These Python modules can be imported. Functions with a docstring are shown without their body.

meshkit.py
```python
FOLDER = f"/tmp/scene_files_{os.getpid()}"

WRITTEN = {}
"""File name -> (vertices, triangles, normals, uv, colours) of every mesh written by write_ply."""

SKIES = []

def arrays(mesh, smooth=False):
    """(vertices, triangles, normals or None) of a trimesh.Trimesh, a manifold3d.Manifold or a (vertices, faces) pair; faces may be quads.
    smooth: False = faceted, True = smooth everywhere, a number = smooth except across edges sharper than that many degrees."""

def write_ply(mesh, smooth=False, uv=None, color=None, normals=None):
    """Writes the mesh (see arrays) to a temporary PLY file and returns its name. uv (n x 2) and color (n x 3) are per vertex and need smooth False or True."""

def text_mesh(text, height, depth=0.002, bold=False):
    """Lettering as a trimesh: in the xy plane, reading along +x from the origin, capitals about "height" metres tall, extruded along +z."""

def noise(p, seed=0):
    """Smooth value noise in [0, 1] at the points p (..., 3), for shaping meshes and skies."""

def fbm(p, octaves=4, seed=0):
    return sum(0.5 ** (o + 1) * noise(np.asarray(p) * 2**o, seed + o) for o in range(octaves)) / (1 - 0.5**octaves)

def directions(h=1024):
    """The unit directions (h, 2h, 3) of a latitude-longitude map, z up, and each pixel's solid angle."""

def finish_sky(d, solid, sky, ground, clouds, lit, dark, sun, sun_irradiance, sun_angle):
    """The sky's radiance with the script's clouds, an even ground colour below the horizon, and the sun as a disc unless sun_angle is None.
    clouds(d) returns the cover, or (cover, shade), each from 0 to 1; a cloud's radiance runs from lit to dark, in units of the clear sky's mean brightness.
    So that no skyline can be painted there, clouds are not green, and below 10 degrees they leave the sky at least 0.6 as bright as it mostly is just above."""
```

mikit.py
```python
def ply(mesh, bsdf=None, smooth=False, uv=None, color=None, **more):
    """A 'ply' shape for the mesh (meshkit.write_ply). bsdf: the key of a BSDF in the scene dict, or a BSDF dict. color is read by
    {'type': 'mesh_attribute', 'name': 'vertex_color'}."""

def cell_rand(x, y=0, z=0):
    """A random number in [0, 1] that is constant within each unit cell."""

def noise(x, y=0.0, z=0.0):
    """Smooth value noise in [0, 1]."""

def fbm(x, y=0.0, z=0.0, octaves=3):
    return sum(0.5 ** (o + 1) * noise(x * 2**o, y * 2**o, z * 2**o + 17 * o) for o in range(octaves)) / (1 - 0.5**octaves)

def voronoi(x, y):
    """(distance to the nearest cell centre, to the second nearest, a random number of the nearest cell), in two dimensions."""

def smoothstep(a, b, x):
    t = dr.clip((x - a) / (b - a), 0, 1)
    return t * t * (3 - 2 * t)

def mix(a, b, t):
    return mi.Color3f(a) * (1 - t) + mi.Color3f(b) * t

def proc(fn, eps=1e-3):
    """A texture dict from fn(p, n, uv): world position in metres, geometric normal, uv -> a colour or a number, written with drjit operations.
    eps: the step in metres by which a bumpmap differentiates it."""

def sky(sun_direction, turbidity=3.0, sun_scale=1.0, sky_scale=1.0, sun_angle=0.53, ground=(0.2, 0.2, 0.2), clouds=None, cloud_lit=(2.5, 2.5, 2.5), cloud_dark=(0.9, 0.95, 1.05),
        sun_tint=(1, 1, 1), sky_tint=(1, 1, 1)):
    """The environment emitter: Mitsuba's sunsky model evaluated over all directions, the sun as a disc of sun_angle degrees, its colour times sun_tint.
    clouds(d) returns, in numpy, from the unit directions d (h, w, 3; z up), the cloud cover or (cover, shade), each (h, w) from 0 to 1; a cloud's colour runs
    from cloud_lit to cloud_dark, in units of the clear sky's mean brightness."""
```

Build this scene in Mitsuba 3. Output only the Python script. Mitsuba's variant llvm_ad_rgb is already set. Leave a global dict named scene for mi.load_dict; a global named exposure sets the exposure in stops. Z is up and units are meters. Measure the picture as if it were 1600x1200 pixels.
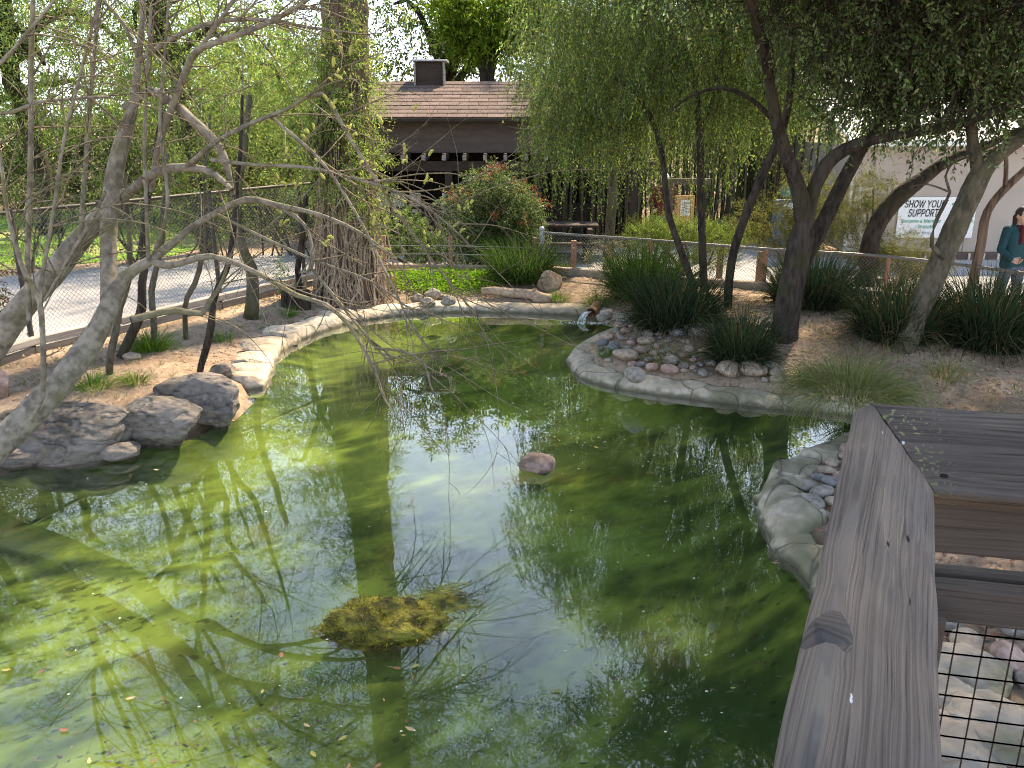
import math, numpy as np, trimesh, manifold3d as m3, drjit as dr, mitsuba as mi, mikit, meshkit
from mikit import proc, noise, fbm, voronoi, smoothstep, mix
T = mi.ScalarTransform4f
scene, labels = {}, {}

# ------------------------------------------------------------------ camera, light, exposure
CAM_H, PITCH, FPX = 2.9, math.radians(17.4), 1331.0
CP, SP = math.cos(PITCH), math.sin(PITCH)
scene['camera'] = {'type': 'perspective', 'fov': 62.0, 'fov_axis': 'x', 'near_clip': 0.05, 'far_clip': 2000.0,
                   'to_world': T().look_at(origin=[0, 0, CAM_H], target=[0, CP, CAM_H - SP], up=[0, 0, 1])}
SUN = np.array([0.36, 0.60, 0.80]); SUN /= np.linalg.norm(SUN)
def thin_cloud(d):
    n = meshkit.fbm(d * [2.2, 2.2, 5.0] + 3, 4, 2)
    return 0.06 + 0.12 * (n - .5) + 0.55 * np.exp(-(d[..., 2] / 0.5) ** 2), 0.05 * np.ones(d.shape[:2])
scene['sky'] = mikit.sky(SUN.tolist(), turbidity=3, sun_scale=1.0, sky_scale=1.0, sun_tint=(1.0, 0.96, 0.88), ground=(0.12, 0.13, 0.08), sun_angle=1.8, clouds=thin_cloud, cloud_lit=(3.5, 3.6, 3.85))
exposure = 3.5

# ------------------------------------------------------------------ helpers
def ray(px, py):
    x, y = (px - 800) / FPX, (py - 600) / FPX
    return np.array([x, CP - y * SP, -(SP + y * CP)])
def on_z(px, py, z=0.0):
    d = ray(px, py); return np.array([0, 0, CAM_H]) + d * ((z - CAM_H) / d[2])
def at(px, py, Y):
    d = ray(px, py); return np.array([0, 0, CAM_H]) + d * (Y / d[1])
def mpp(Y): return Y / FPX * 1.02            # metres per photo pixel about distance Y
def rngof(n): return np.random.default_rng(n)
def unit(a): a = np.asarray(a, float); return a / np.maximum(np.linalg.norm(a, axis=-1, keepdims=True), 1e-9)
def sstep(a, b, x): t = np.clip((x - a) / (b - a), 0, 1); return t * t * (3 - 2 * t)

counter = {}
def newkey(name, parent=None):
    base = (parent + '__' if parent else '') + name
    n = counter.get(base, 0); counter[base] = n + 1
    return base if n == 0 else f'{base}_{n:03d}'
def info(key, label=None, cat=None, group=None, kind=None):
    d = {k: v for k, v in (('label', label), ('category', cat), ('group', group), ('kind', kind)) if v}
    if d: labels[key] = d
def add(name, mesh, bsdf, parent=None, label=None, cat=None, group=None, kind=None, smooth=False, color=None, key=None):
    key = key or newkey(name, parent)
    scene[key] = mikit.ply(mesh, bsdf, smooth=smooth, color=color)
    info(key, label, cat, group, kind)
    return key
def copy(name, proto, M, parent=None, bsdf=None, **kw):
    key = newkey(name, parent)
    d = dict(proto); d['to_world'] = M
    if bsdf: d['bsdf'] = {'type': 'ref', 'id': bsdf}
    scene[key] = d; info(key, **kw); return key
def thing(name, label, cat, group=None):
    key = newkey(name); info(key, label, cat, group); return key

class MB:
    """collects vertices and triangles into one mesh"""
    def __init__(s): s.v, s.f, s.n, s.c = [], [], 0, []
    def put(s, v, f, c=None):
        v = np.asarray(v, float); f = np.asarray(f, int)
        if f.shape[1] == 4: f = np.vstack([f[:, [0, 1, 2]], f[:, [0, 2, 3]]])
        s.v.append(v); s.f.append(f + s.n); s.n += len(v)
        if c is not None: s.c.append(np.broadcast_to(c, (len(v), 3)))
    def tm(s, mesh): s.put(mesh.vertices, mesh.faces)
    def tube(s, pts, rad, sides=6, caps=True):
        p = np.asarray(pts, float); n = len(p)
        r = np.broadcast_to(np.asarray(rad, float), (n,))
        t = unit(np.gradient(p, axis=0)); ref = np.array([0.0, 0, 1]) if abs(t[:, 2].mean()) < 0.8 else np.array([1.0, 0.2, 0])
        a = unit(np.cross(t, ref)); b = np.cross(t, a)
        ang = np.arange(sides) * 2 * np.pi / sides
        v = p[:, None] + r[:, None, None] * (np.cos(ang)[None, :, None] * a[:, None] + np.sin(ang)[None, :, None] * b[:, None])
        i, j = np.meshgrid(np.arange(n - 1), np.arange(sides), indexing='ij')
        q = np.stack([i * sides + j, i * sides + (j + 1) % sides, (i + 1) * sides + (j + 1) % sides, (i + 1) * sides + j], -1).reshape(-1, 4)
        v = v.reshape(-1, 3)
        f = np.vstack([q[:, [0, 1, 2]], q[:, [0, 2, 3]]])
        if caps:
            k = np.arange(1, sides - 1)
            f = np.vstack([f, np.stack([0 * k, k + 1, k], 1), np.stack([0 * k, k, k + 1], 1) + (n - 1) * sides])
        s.put(v, f)
    def box(s, c, size, R=None):
        v = np.array([[x, y, z] for x in (-.5, .5) for y in (-.5, .5) for z in (-.5, .5)]) * np.asarray(size, float)
        if R is not None: v = v @ np.asarray(R).T
        s.put(v + np.asarray(c), [[0, 1, 3, 2], [4, 6, 7, 5], [0, 4, 5, 1], [2, 3, 7, 6], [0, 2, 6, 4], [1, 5, 7, 3]])
    def mesh(s): return (np.vstack(s.v), np.vstack(s.f))
    def colors(s): return np.vstack(s.c)

def spline(pts, n=None, step=None):
    p = np.asarray(pts, float); m = len(p)
    q = np.vstack([2 * p[0] - p[1], p, 2 * p[-1] - p[-2]])
    out = []
    for i in range(m - 1):
        k = n or max(2, int(np.linalg.norm(p[i + 1][:3] - p[i][:3]) / step))
        t = (np.arange(k) / k)[:, None]
        a, b, c, d = q[i], q[i + 1], q[i + 2], q[i + 3]
        out.append(0.5 * (2 * b + (c - a) * t + (2 * a - 5 * b + 4 * c - d) * t ** 2 + (3 * b - a - 3 * c + d) * t ** 3))
    return np.vstack(out + [p[-1:]])
def rotz(a): c, s = math.cos(a), math.sin(a); return np.array([[c, -s, 0], [s, c, 0], [0, 0, 1]])
def frame(x, up=(0, 0, 1)):
    x = unit(x); z = unit(np.asarray(up, float) - x * np.dot(x, up)); return np.stack([x, np.cross(z, x), z], 1)
def m44(R, t, s=1.0):
    M = np.eye(4); M[:3, :3] = np.asarray(R) * np.asarray(s); M[:3, 3] = t; return T(M)
def rbox(size, r=0.01):
    """a box with chamfered edges"""
    sx, sy, sz = [max(1e-4, s / 2 - r) for s in size]
    pts = []
    for x in (-1, 1):
        for y in (-1, 1):
            for z in (-1, 1):
                pts += [(x * (sx + r), y * sy, z * sz), (x * sx, y * (sy + r), z * sz), (x * sx, y * sy, z * (sz + r))]
    return trimesh.convex.convex_hull(np.array(pts))
def rock(seed, n=3, rough=0.22, flat=0.0, freq=1.6):
    m = trimesh.creation.icosphere(subdivisions=n); v = np.array(m.vertices)
    d = (meshkit.fbm(v * freq + seed * 7.3, 4, seed) - 0.5) * 2 * rough
    r = rngof(seed)
    for k in range(int(flat)):                   # planes cut facets
        nn = unit(r.normal(size=3)); lim = r.uniform(0.55, 0.85)
        over = np.maximum(v @ nn - lim, 0); v = v - over[:, None] * nn * 0.85
    v = v * (1 + d)[:, None]
    return trimesh.Trimesh(v, m.faces, process=False)

def leaves(mb, P, D, N, L, W, C, fold=0.25):
    """rhombic folded leaves: base P, direction D, normal N"""
    n = len(P)
    if n == 0: return
    D = unit(D); S = unit(np.cross(D, N)); N = np.cross(S, D)
    L = np.broadcast_to(L, (n,))[:, None]; W = np.broadcast_to(W, (n,))[:, None]
    mid = P + D * L * 0.45 - N * W * fold
    v = np.stack([P, mid + S * W * .5, P + D * L - N * L * 0.08, mid - S * W * .5], 1).reshape(-1, 3)
    b = np.arange(n)[:, None] * 4
    f = np.vstack([b + [0, 1, 2], b + [0, 2, 3]])
    mb.put(v, f, np.repeat(C, 4, axis=0))
def palette(rng, n, cols, jit=0.18):
    c = np.asarray(cols, float)[rng.integers(0, len(cols), n)]
    return np.clip(c * np.exp(rng.normal(0, jit, (n, 1))) * np.exp(rng.normal(0, jit * .35, (n, 3))), 0.004, 0.9)
def sphere_pts(rng, n, shell=0.5):
    d = unit(rng.normal(size=(n, 3))); return d * (rng.uniform(shell ** 3, 1, n) ** (1 / 3))[:, None]
def twig_foliage(mb, rng, centers, radii, n_twigs, per, tl, L, W, cols, droop=0.3, shell=0.35, tint=0.25, twigs=None):
    """leafy twigs scattered through ellipsoids; each twig carries alternate leaves"""
    centers = np.asarray(centers, float); radii = np.broadcast_to(np.asarray(radii, float), centers.shape)
    vol = np.prod(radii, 1) ** (2 / 3); k = rng.choice(len(centers), n_twigs, p=vol / vol.sum())
    u = sphere_pts(rng, n_twigs, shell); P = centers[k] + u * radii[k]
    d = unit(unit(u) * 0.7 + rng.normal(size=(n_twigs, 3)) * 0.6 + [0, 0, -droop])
    tone = np.exp(rng.normal(0, tint, n_twigs))
    tl = tl * rng.uniform(.6, 1.3, n_twigs)
    t = (np.arange(per) + .5) / per
    side = unit(np.cross(d, rng.normal(size=(n_twigs, 3))))
    Q = (P[:, None] + d[:, None] * (t[None, :] * tl[:, None])[..., None] + np.array([0, 0, -1.0]) * (droop * .5 * (t ** 2)[None, :] * tl[:, None])[..., None]).reshape(-1, 3)
    s = np.where(np.arange(per) % 2, 1.0, -1.0)
    D = (d[:, None] * .7 + side[:, None] * s[None, :, None] * .8).reshape(-1, 3) + rng.normal(size=(n_twigs * per, 3)) * .3 + [0, 0, -droop * .6]
    N = np.repeat(np.cross(d, side), per, 0) * 1.0 + [0, 0, .7] + rng.normal(size=(n_twigs * per, 3)) * .6
    C = palette(rng, n_twigs * per, cols) * np.repeat(tone, per)[:, None]
    leaves(mb, Q, D, N, L * rng.uniform(.65, 1.25, len(Q)), W * rng.uniform(.7, 1.2, len(Q)), C)
    if twigs is not None:
        for i in range(0, n_twigs): twigs.tube(np.stack([P[i] - d[i] * .25, P[i], P[i] + d[i] * tl[i]]), [.006, .005, .002], 3, False)
def strand_foliage(mb, rng, starts, length, gap, L, W, cols, spread=0.25, twigs=None, tint=0.22):
    """weeping strands that leave their start outward and hang"""
    n = len(starts); ln = length * rng.uniform(.5, 1.2, n); per = int(length / gap)
    out = unit(np.c_[rng.normal(size=(n, 2)), np.zeros(n)]) * spread * rng.uniform(.3, 1.2, n)[:, None]
    t = (np.arange(per) + rng.uniform(0, 1, (n, per))) / per
    sway = rng.normal(size=(n, 3)) * .10; sway[:, 2] = 0
    Q = starts[:, None] + out[:, None] * np.sqrt(t)[..., None] + sway[:, None] * (t ** 2)[..., None] - np.array([0, 0, 1.0]) * (t * ln[:, None])[..., None]
    Q = Q + rng.normal(size=Q.shape) * .012
    Q = Q.reshape(-1, 3); m = len(Q)
    D = rng.normal(size=(m, 3)) * .55 + np.array([0, 0, -.75]); N = rng.normal(size=(m, 3)) + [0, 0, .25]
    C = palette(rng, m, cols) * np.repeat(np.exp(rng.normal(0, tint, n)), per)[:, None]
    leaves(mb, Q, D, N, L * rng.uniform(.6, 1.25, m), W * rng.uniform(.7, 1.25, m), C)
    if twigs is not None:
        for i in range(n):
            tt = np.array([0, .15, .5, 1.0])[:, None]
            twigs.tube(starts[i] + out[i] * np.sqrt(tt) + sway[i] * tt ** 2 - np.array([0, 0, 1.0]) * tt * ln[i], [.004, .003, .002, .001], 3, False)
def blades(mb, rng, c, n, h, w, spread, cols, arch=0.6, ring=0.15, seg=4):
    """strap leaves rising from a clump and arching out"""
    az = rng.uniform(0, 2 * np.pi, n); out = np.stack([np.cos(az), np.sin(az), 0 * az], 1)
    r0 = ring * np.sqrt(rng.uniform(0, 1, n)); tilt = (r0 / ring) * spread * rng.uniform(.5, 1.2, n) + rng.uniform(0, .15, n)
    az2 = az + rng.normal(0, .5, n); o2 = np.stack([np.cos(az2), np.sin(az2), 0 * az], 1)
    H = h * rng.uniform(.6, 1.1, n); base = c + out * r0[:, None]
    side = np.stack([-np.sin(az2), np.cos(az2), 0 * az], 1) + rng.normal(size=(n, 3)) * .5; side = unit(side)
    vs = []
    for k in range(seg + 1):
        t = k / seg; a = tilt * (1 + arch * t * t)
        ctr = base + o2 * (np.sin(a) * H * t)[:, None] + np.array([0, 0, 1.0]) * (np.cos(np.minimum(a, 2.0)) * H * t)[:, None]
        ww = w * (1 - t ** 2.2) + .0008
        vs += [ctr - side * ww / 2, ctr + side * ww / 2]
    v = np.stack(vs, 1).reshape(-1, 3); b = np.arange(n)[:, None] * (2 * seg + 2); f = []
    for k in range(seg): f += [b + [2 * k, 2 * k + 1, 2 * k + 3], b + [2 * k, 2 * k + 3, 2 * k + 2]]
    mb.put(v, np.vstack(f), np.repeat(palette(rng, n, cols), 2 * seg + 2, axis=0))

# ------------------------------------------------------------------ materials
def V3(p): return p.x, p.y, p.z
def mat(name, color, rough=0.8, spec=0.3, bump=None, bscale=0.01, two=False, **kw):
    d = {'type': 'principled', 'base_color': color if isinstance(color, dict) else {'type': 'rgb', 'value': list(color)}, 'roughness': rough, 'specular': spec, **kw}
    if two: d = {'type': 'twosided', 'bsdf': d}
    if bump: d = {'type': 'bumpmap', 'arbitrary': bump, 'scale': bscale, 'bsdf': d}
    scene[name] = d
VC = {'type': 'mesh_attribute', 'name': 'vertex_color'}
scene['mat_leaf'] = {'type': 'principledthin', 'base_color': VC, 'roughness': 0.34, 'diff_trans': 1.0, 'eta': 1.45, 'spec_trans': 0.0}
scene['mat_gloss_leaf'] = {'type': 'principledthin', 'base_color': VC, 'roughness': 0.25, 'diff_trans': 1.3, 'eta': 1.5, 'spec_trans': 0.0}
scene['mat_blade'] = {'type': 'principledthin', 'base_color': VC, 'roughness': 0.45, 'diff_trans': 0.8, 'eta': 1.45, 'spec_trans': 0.0}
mat('mat_vc', VC, 0.75, 0.3, two=True)

def f_soil(p, n, uv):
    x, y, z = V3(p); a = fbm(x * 1.3, y * 1.3, 0, 4); b = fbm(x * 14, y * 14, 3, 3); c = noise(x * 60, y * 60, 0)
    col = mix((.16, .115, .080), (.31, .24, .175), smoothstep(.3, .7, a * .6 + b * .4))
    col = mix(col, (.10, .072, .05), smoothstep(.62, .75, b) * .6)
    return mix(col, (.42, .33, .22), smoothstep(.8, .95, c) * .5)
mat('mat_soil', proc(f_soil), 0.95, 0.15, proc(lambda p, n, uv: fbm(p.x * 22, p.y * 22, 0, 4)), 0.02)
def f_rim(p, n, uv):
    x, y, z = V3(p); a = fbm(x * 2.2, y * 2.2, 1, 4); b = fbm(x * 18, y * 18, z * 18, 3)
    col = mix((.26, .22, .165), (.45, .395, .31), smoothstep(.3, .7, a * .5 + b * .5))
    moss = smoothstep(.30, .70, fbm(x * 3 + 4, y * 3, 0, 4)) * smoothstep(.4, 1.4, x) * .85
    col = mix(col, (.115, .115, .065), moss)
    e1, e2, _ = voronoi(x * 1.7 + .25 * noise(x * 5, y * 5, 0), y * 1.7 + .25 * noise(x * 5, y * 5, 7))
    col = mix(col, (.06, .05, .04), smoothstep(.035, .008, e2 - e1) * .7)
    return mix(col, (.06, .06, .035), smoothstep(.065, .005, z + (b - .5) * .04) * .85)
mat('mat_rim', proc(f_rim), 0.85, 0.25, proc(lambda p, n, uv: fbm(p.x * 26, p.y * 26, p.z * 26, 4)), 0.012)
def f_algae(p, n, uv):
    x, y, z = V3(p); a = fbm(x * .8, y * .8, 0, 4)
    xr, yr = x * .8 + y * .6, y * .8 - x * .6
    st = fbm(xr * 3.0, yr * 7.0, 2, 4)
    col = mix((.020, .038, .009), (.112, .162, .026), smoothstep(.32, .68, a * .62 + st * .38))
    fl = fbm(xr * 11, yr * 24, 5, 3); dens = fbm(x * 1.1 + 9, y * 1.1, 0, 3)
    fleck = smoothstep(.62, .72, fl * .72 + dens * .28) * smoothstep(6.5, 4.5, y)
    col = mix(col, (.014, .020, .006), fleck * .7)
    return mix(col, (.050, .048, .010), smoothstep(.6, .8, fbm(x * 2.3, y * 2.3, 8, 3)) * .5)
mat('mat_algae', proc(f_algae), 0.95, 0.05)
scene['mat_water'] = {'type': 'thindielectric', 'int_ior': 1.40, 'ext_ior': 1.0}
def f_grey_rock(p, n, uv):
    x, y, z = V3(p); a = fbm(x * 3, y * 3, z * 6, 4); b = fbm(x * 25, y * 25, z * 25, 3)
    col = mix((.065, .058, .050), (.215, .19, .165), smoothstep(.3, .7, a * .55 + b * .45))
    return mix(col, (.20, .165, .11), smoothstep(.6, .75, fbm(x * 5 + 3, y * 5, z * 5, 3)) * .5)
mat('mat_boulder', proc(f_grey_rock), 0.9, 0.2, proc(lambda p, n, uv: fbm(p.x * 9, p.y * 9, p.z * 26, 4) - .8 * smoothstep(.10, .02, dr.abs(fbm(p.x * 3.5, p.y * 3.5, p.z * 8, 3) - .5))), 0.032)
def f_red_rock(p, n, uv):
    x, y, z = V3(p); b = fbm(x * 12, y * 12, z * 14, 4)
    col = mix((.11, .078, .062), (.29, .21, .17), smoothstep(.3, .7, b))
    return mix(col, (.05, .05, .035), smoothstep(.07, .0, z + b * .05))
mat('mat_red_rock', proc(f_red_rock), 0.8, 0.3, proc(lambda p, n, uv: fbm(p.x * 25, p.y * 25, p.z * 25, 4)), 0.012)
def f_mossy(p, n, uv):
    x, y, z = V3(p); b = fbm(x * 16, y * 16, z * 16, 4); c = fbm(x * 5, y * 5, z * 5, 3)
    col = mix((.035, .032, .010), (.24, .21, .03), smoothstep(.35, .68, b * .7 + c * .3))
    return mix(col, (.075, .10, .018), smoothstep(.5, .7, c) * .6)
mat('mat_mossy', proc(f_mossy), 0.8, 0.25, proc(lambda p, n, uv: fbm(p.x * 45, p.y * 45, p.z * 45, 4)), 0.03)
def stone(name, lo, hi):
    def f(p, n, uv):
        b = fbm(p.x * 28, p.y * 28, p.z * 28, 3); return mix(lo, hi, smoothstep(.25, .75, b))
    mat(name, proc(f), 0.7, 0.3)
stone('mat_cobble_grey', (.14, .125, .105), (.26, .235, .20)); stone('mat_cobble_tan', (.20, .155, .115), (.34, .275, .21))
stone('mat_cobble_blue', (.10, .10, .10), (.19, .185, .18)); stone('mat_cobble_pink', (.22, .145, .12), (.34, .245, .205))
def bark(name, lo, hi, fx=9, fz=2.2, bs=0.02, moss=None):
    def f(p, n, uv):
        a = fbm(p.x * fx, p.y * fx, p.z * fz, 4); c = fbm(p.x * fx * 4, p.y * fx * 4, p.z * fz * 3, 3)
        col = mix(lo, hi, smoothstep(.3, .7, a * .5 + c * .5))
        return mix(col, moss, smoothstep(.5, .7, fbm(p.x * 3, p.y * 3, p.z * 3, 3)) * .6) if moss else col
    mat(name, proc(f), 0.9, 0.15, proc(lambda p, n, uv: fbm(p.x * fx * 2, p.y * fx * 2, p.z * fz * 2, 4)), bs)
bark('mat_bark_pale', (.115, .10, .075), (.27, .24, .19), 8, 7, .012, (.15, .14, .06))
bark('mat_bark_dark', (.020, .016, .013), (.062, .050, .040), 12, 3, .03, (.045, .045, .02))
bark('mat_bark_olive', (.055, .048, .033), (.125, .11, .078), 10, 4, .02, (.075, .08, .033))
bark('mat_bark_red', (.055, .038, .028), (.19, .135, .10), 10, .8, .05)
bark('mat_dry_vine', (.20, .145, .10), (.42, .33, .24), 20, 5, .01)
bark('mat_twig', (.09, .075, .05), (.23, .195, .13), 12, 12, .004)
bark('mat_log', (.22, .16, .11), (.42, .33, .24), 7, 7, .02)
mat('mat_catkin', (.36, .36, .09), 0.9, 0.1)

# weathered grey rail timber: grain follows the local axes of each board
def wood(name, o, ax, ay, dark=1.0, gscale=1.0, warm=0.0, knots=(), spots=(), lichen=None):
    o, ax, ay, az = [list(map(float, q)) for q in (o, ax, ay, np.cross(ax, ay))]
    def uvw(p):
        x, y, z = p.x - o[0], p.y - o[1], p.z - o[2]
        return x * ax[0] + y * ax[1] + z * ax[2], x * (ay[0] + .8 * az[0]) + y * (ay[1] + .8 * az[1]) + z * (ay[2] + .8 * az[2])
    def grain(p):
        u, v = uvw(p)
        v2 = v + .016 * fbm(u * 1.6 + 2, v * 5, 0, 2) + .004 * noise(u * 7, v * 22, 4)
        for ku, kv, ru, rv in knots: v2 = v2 + .006 * dr.exp(-dr.square((u - ku) / (ru * 3.5)) - dr.square((v - kv) / (rv * 3))) * dr.select(v > kv, 1.0, -1.0)
        ring = noise(v2 * 560 * gscale, u * 1.1, 1)
        fine = fbm(v2 * 900, u * 14, 6, 2)
        return u, v, v2, ring, fine
    def f(p, n, uv):
        u, v, v2, ring, fine = grain(p)
        patch = fbm(u * 5, v * 16, 3, 4)
        col = mix((.062, .053, .046), (.138, .119, .102), smoothstep(.10, .90, ring * .36 + fine * .28 + patch * .55 - .08))
        col = mix(col, (.19, .16, .12), smoothstep(.70, .84, noise(v2 * 620, u * 9, 9)) * smoothstep(.50, .64, patch) * .55)
        col = mix(col, (.030, .026, .024), smoothstep(.66, .80, fbm(v2 * 260, u * 4, 12, 3)) * .6)
        col = mix(col, (.13, .11, .10), warm) * dark
        for ku, kv, ru, rv in knots: col = mix(col, (.016, .013, .011), smoothstep(1.25, .6, dr.sqrt(dr.square((u - ku) / ru) + dr.square((v - kv) / rv)) + .5 * (fine - .5)))
        for ku, kv, ru, rv in spots: col = mix(col, (.55, .54, .56), smoothstep(1.15, .7, dr.sqrt(dr.square((u - ku) / ru) + dr.square((v - kv) / rv)) + .9 * (noise(u * 260, v * 260, 2) - .5)) * .85)
        if lichen: col = mix(col, (.20, .22, .10), smoothstep(.66, .78, noise(u * 230, v * 230, 5) * .75 + patch * .25) * smoothstep(lichen, lichen * .3, u) * .8)
        return col
    def b(p, n, uv):
        u, v, v2, ring, fine = grain(p)
        return ring * .7 + fine * .3 - .8 * smoothstep(.62, .76, fbm(v2 * 260, u * 4, 12, 3))
    mat(name, proc(f, 4e-4), 0.9, 0.15, proc(b, 4e-4), 0.0012)

def f_asphalt(p, n, uv):
    b = fbm(p.x * 30, p.y * 30, 0, 3); a = fbm(p.x * .7, p.y * .7, 0, 3); return mix((.20, .195, .195), (.34, .33, .325), b * .5 + a * .5)
mat('mat_paving', proc(f_asphalt), 0.9, 0.2)
def f_lawn(p, n, uv):
    b = fbm(p.x * 9, p.y * 9, 0, 4); a = fbm(p.x * .8, p.y * .8, 2, 3)
    col = mix((.06, .13, .015), (.16, .27, .03), smoothstep(.3, .7, b)); return mix(col, (.25, .22, .10), smoothstep(.5, .7, a) * .6)
mat('mat_lawn', proc(f_lawn), 0.95, 0.1)
mat('mat_concrete', proc(lambda p, n, uv: mix((.20, .165, .13), (.34, .29, .23), fbm(p.x * 9, p.y * 9, p.z * 9, 4))), 0.9, 0.2)
mat('mat_beam', proc(lambda p, n, uv: mix((.16, .15, .14), (.36, .345, .32), fbm(p.x * 3, p.y * 3, p.z * 30, 4))), 0.9, 0.2)
mat('mat_galv', proc(lambda p, n, uv: mix((.26, .27, .27), (.50, .51, .51), fbm(p.x * 9, p.y * 9, p.z * 9, 3))), 0.45, 0.5, metallic=0.5)
mat('mat_wire', (.20, .20, .19), 0.6, 0.4, metallic=0.3)
mat('mat_dark_steel', (.05, .045, .04), 0.6, 0.4)
mat('mat_rust_wire', (.035, .022, .020), 0.7, 0.3)
mat('mat_red_post', proc(lambda p, n, uv: mix((.20, .11, .075), (.36, .22, .15), fbm(p.x * 30, p.y * 30, p.z * 5, 3))), 0.9, 0.2)
# ------------------------------------------------------------------ pond outline and terrain
px_line = [(0, 738), (60, 722), (150, 706), (240, 694), (320, 676), (385, 646), (412, 612), (425, 582), (432, 562), (455, 542), (490, 524), (530, 510), (580, 499), (640, 492), (720, 488), (800, 489), (860, 491), (905, 494),
           (945, 501), (968, 509), (955, 519), (925, 532), (900, 547), (888, 563), (895, 580), (915, 594), (950, 604), (1010, 614), (1100, 626), (1200, 637), (1290, 645), (1345, 655), (1352, 668), (1318, 686), (1262, 708), (1208, 742), (1182, 782), (1188, 820), (1218, 862), (1262, 906)]
pond = [on_z(x, y)[:2] for x, y in px_line] + [np.array(q) for q in ((1.72, 3.9), (1.55, 2.9), (1.0, 1.9), (0.2, 1.2), (-1.2, 1.0), (-3.0, 1.5), (-4.3, 3.0), (-4.9, 4.6), (-4.85, 6.1))]
pond = spline(np.c_[np.vstack(pond + pond[:1]), np.zeros(len(pond) + 1)], n=4)[:-1, :2]
bank = np.array([(-7.2, 1), (-6.3, 7.5), (-5.9, 9.4), (-5.4, 10.5), (-3.46, 14.1), (-2.4, 15.3), (0.5, 15.1), (4.0, 13.4), (5.65, 12.8), (6.9, 11.3), (8.6, 8.5), (10, 4), (10, -3), (-7.2, -3)])
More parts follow.
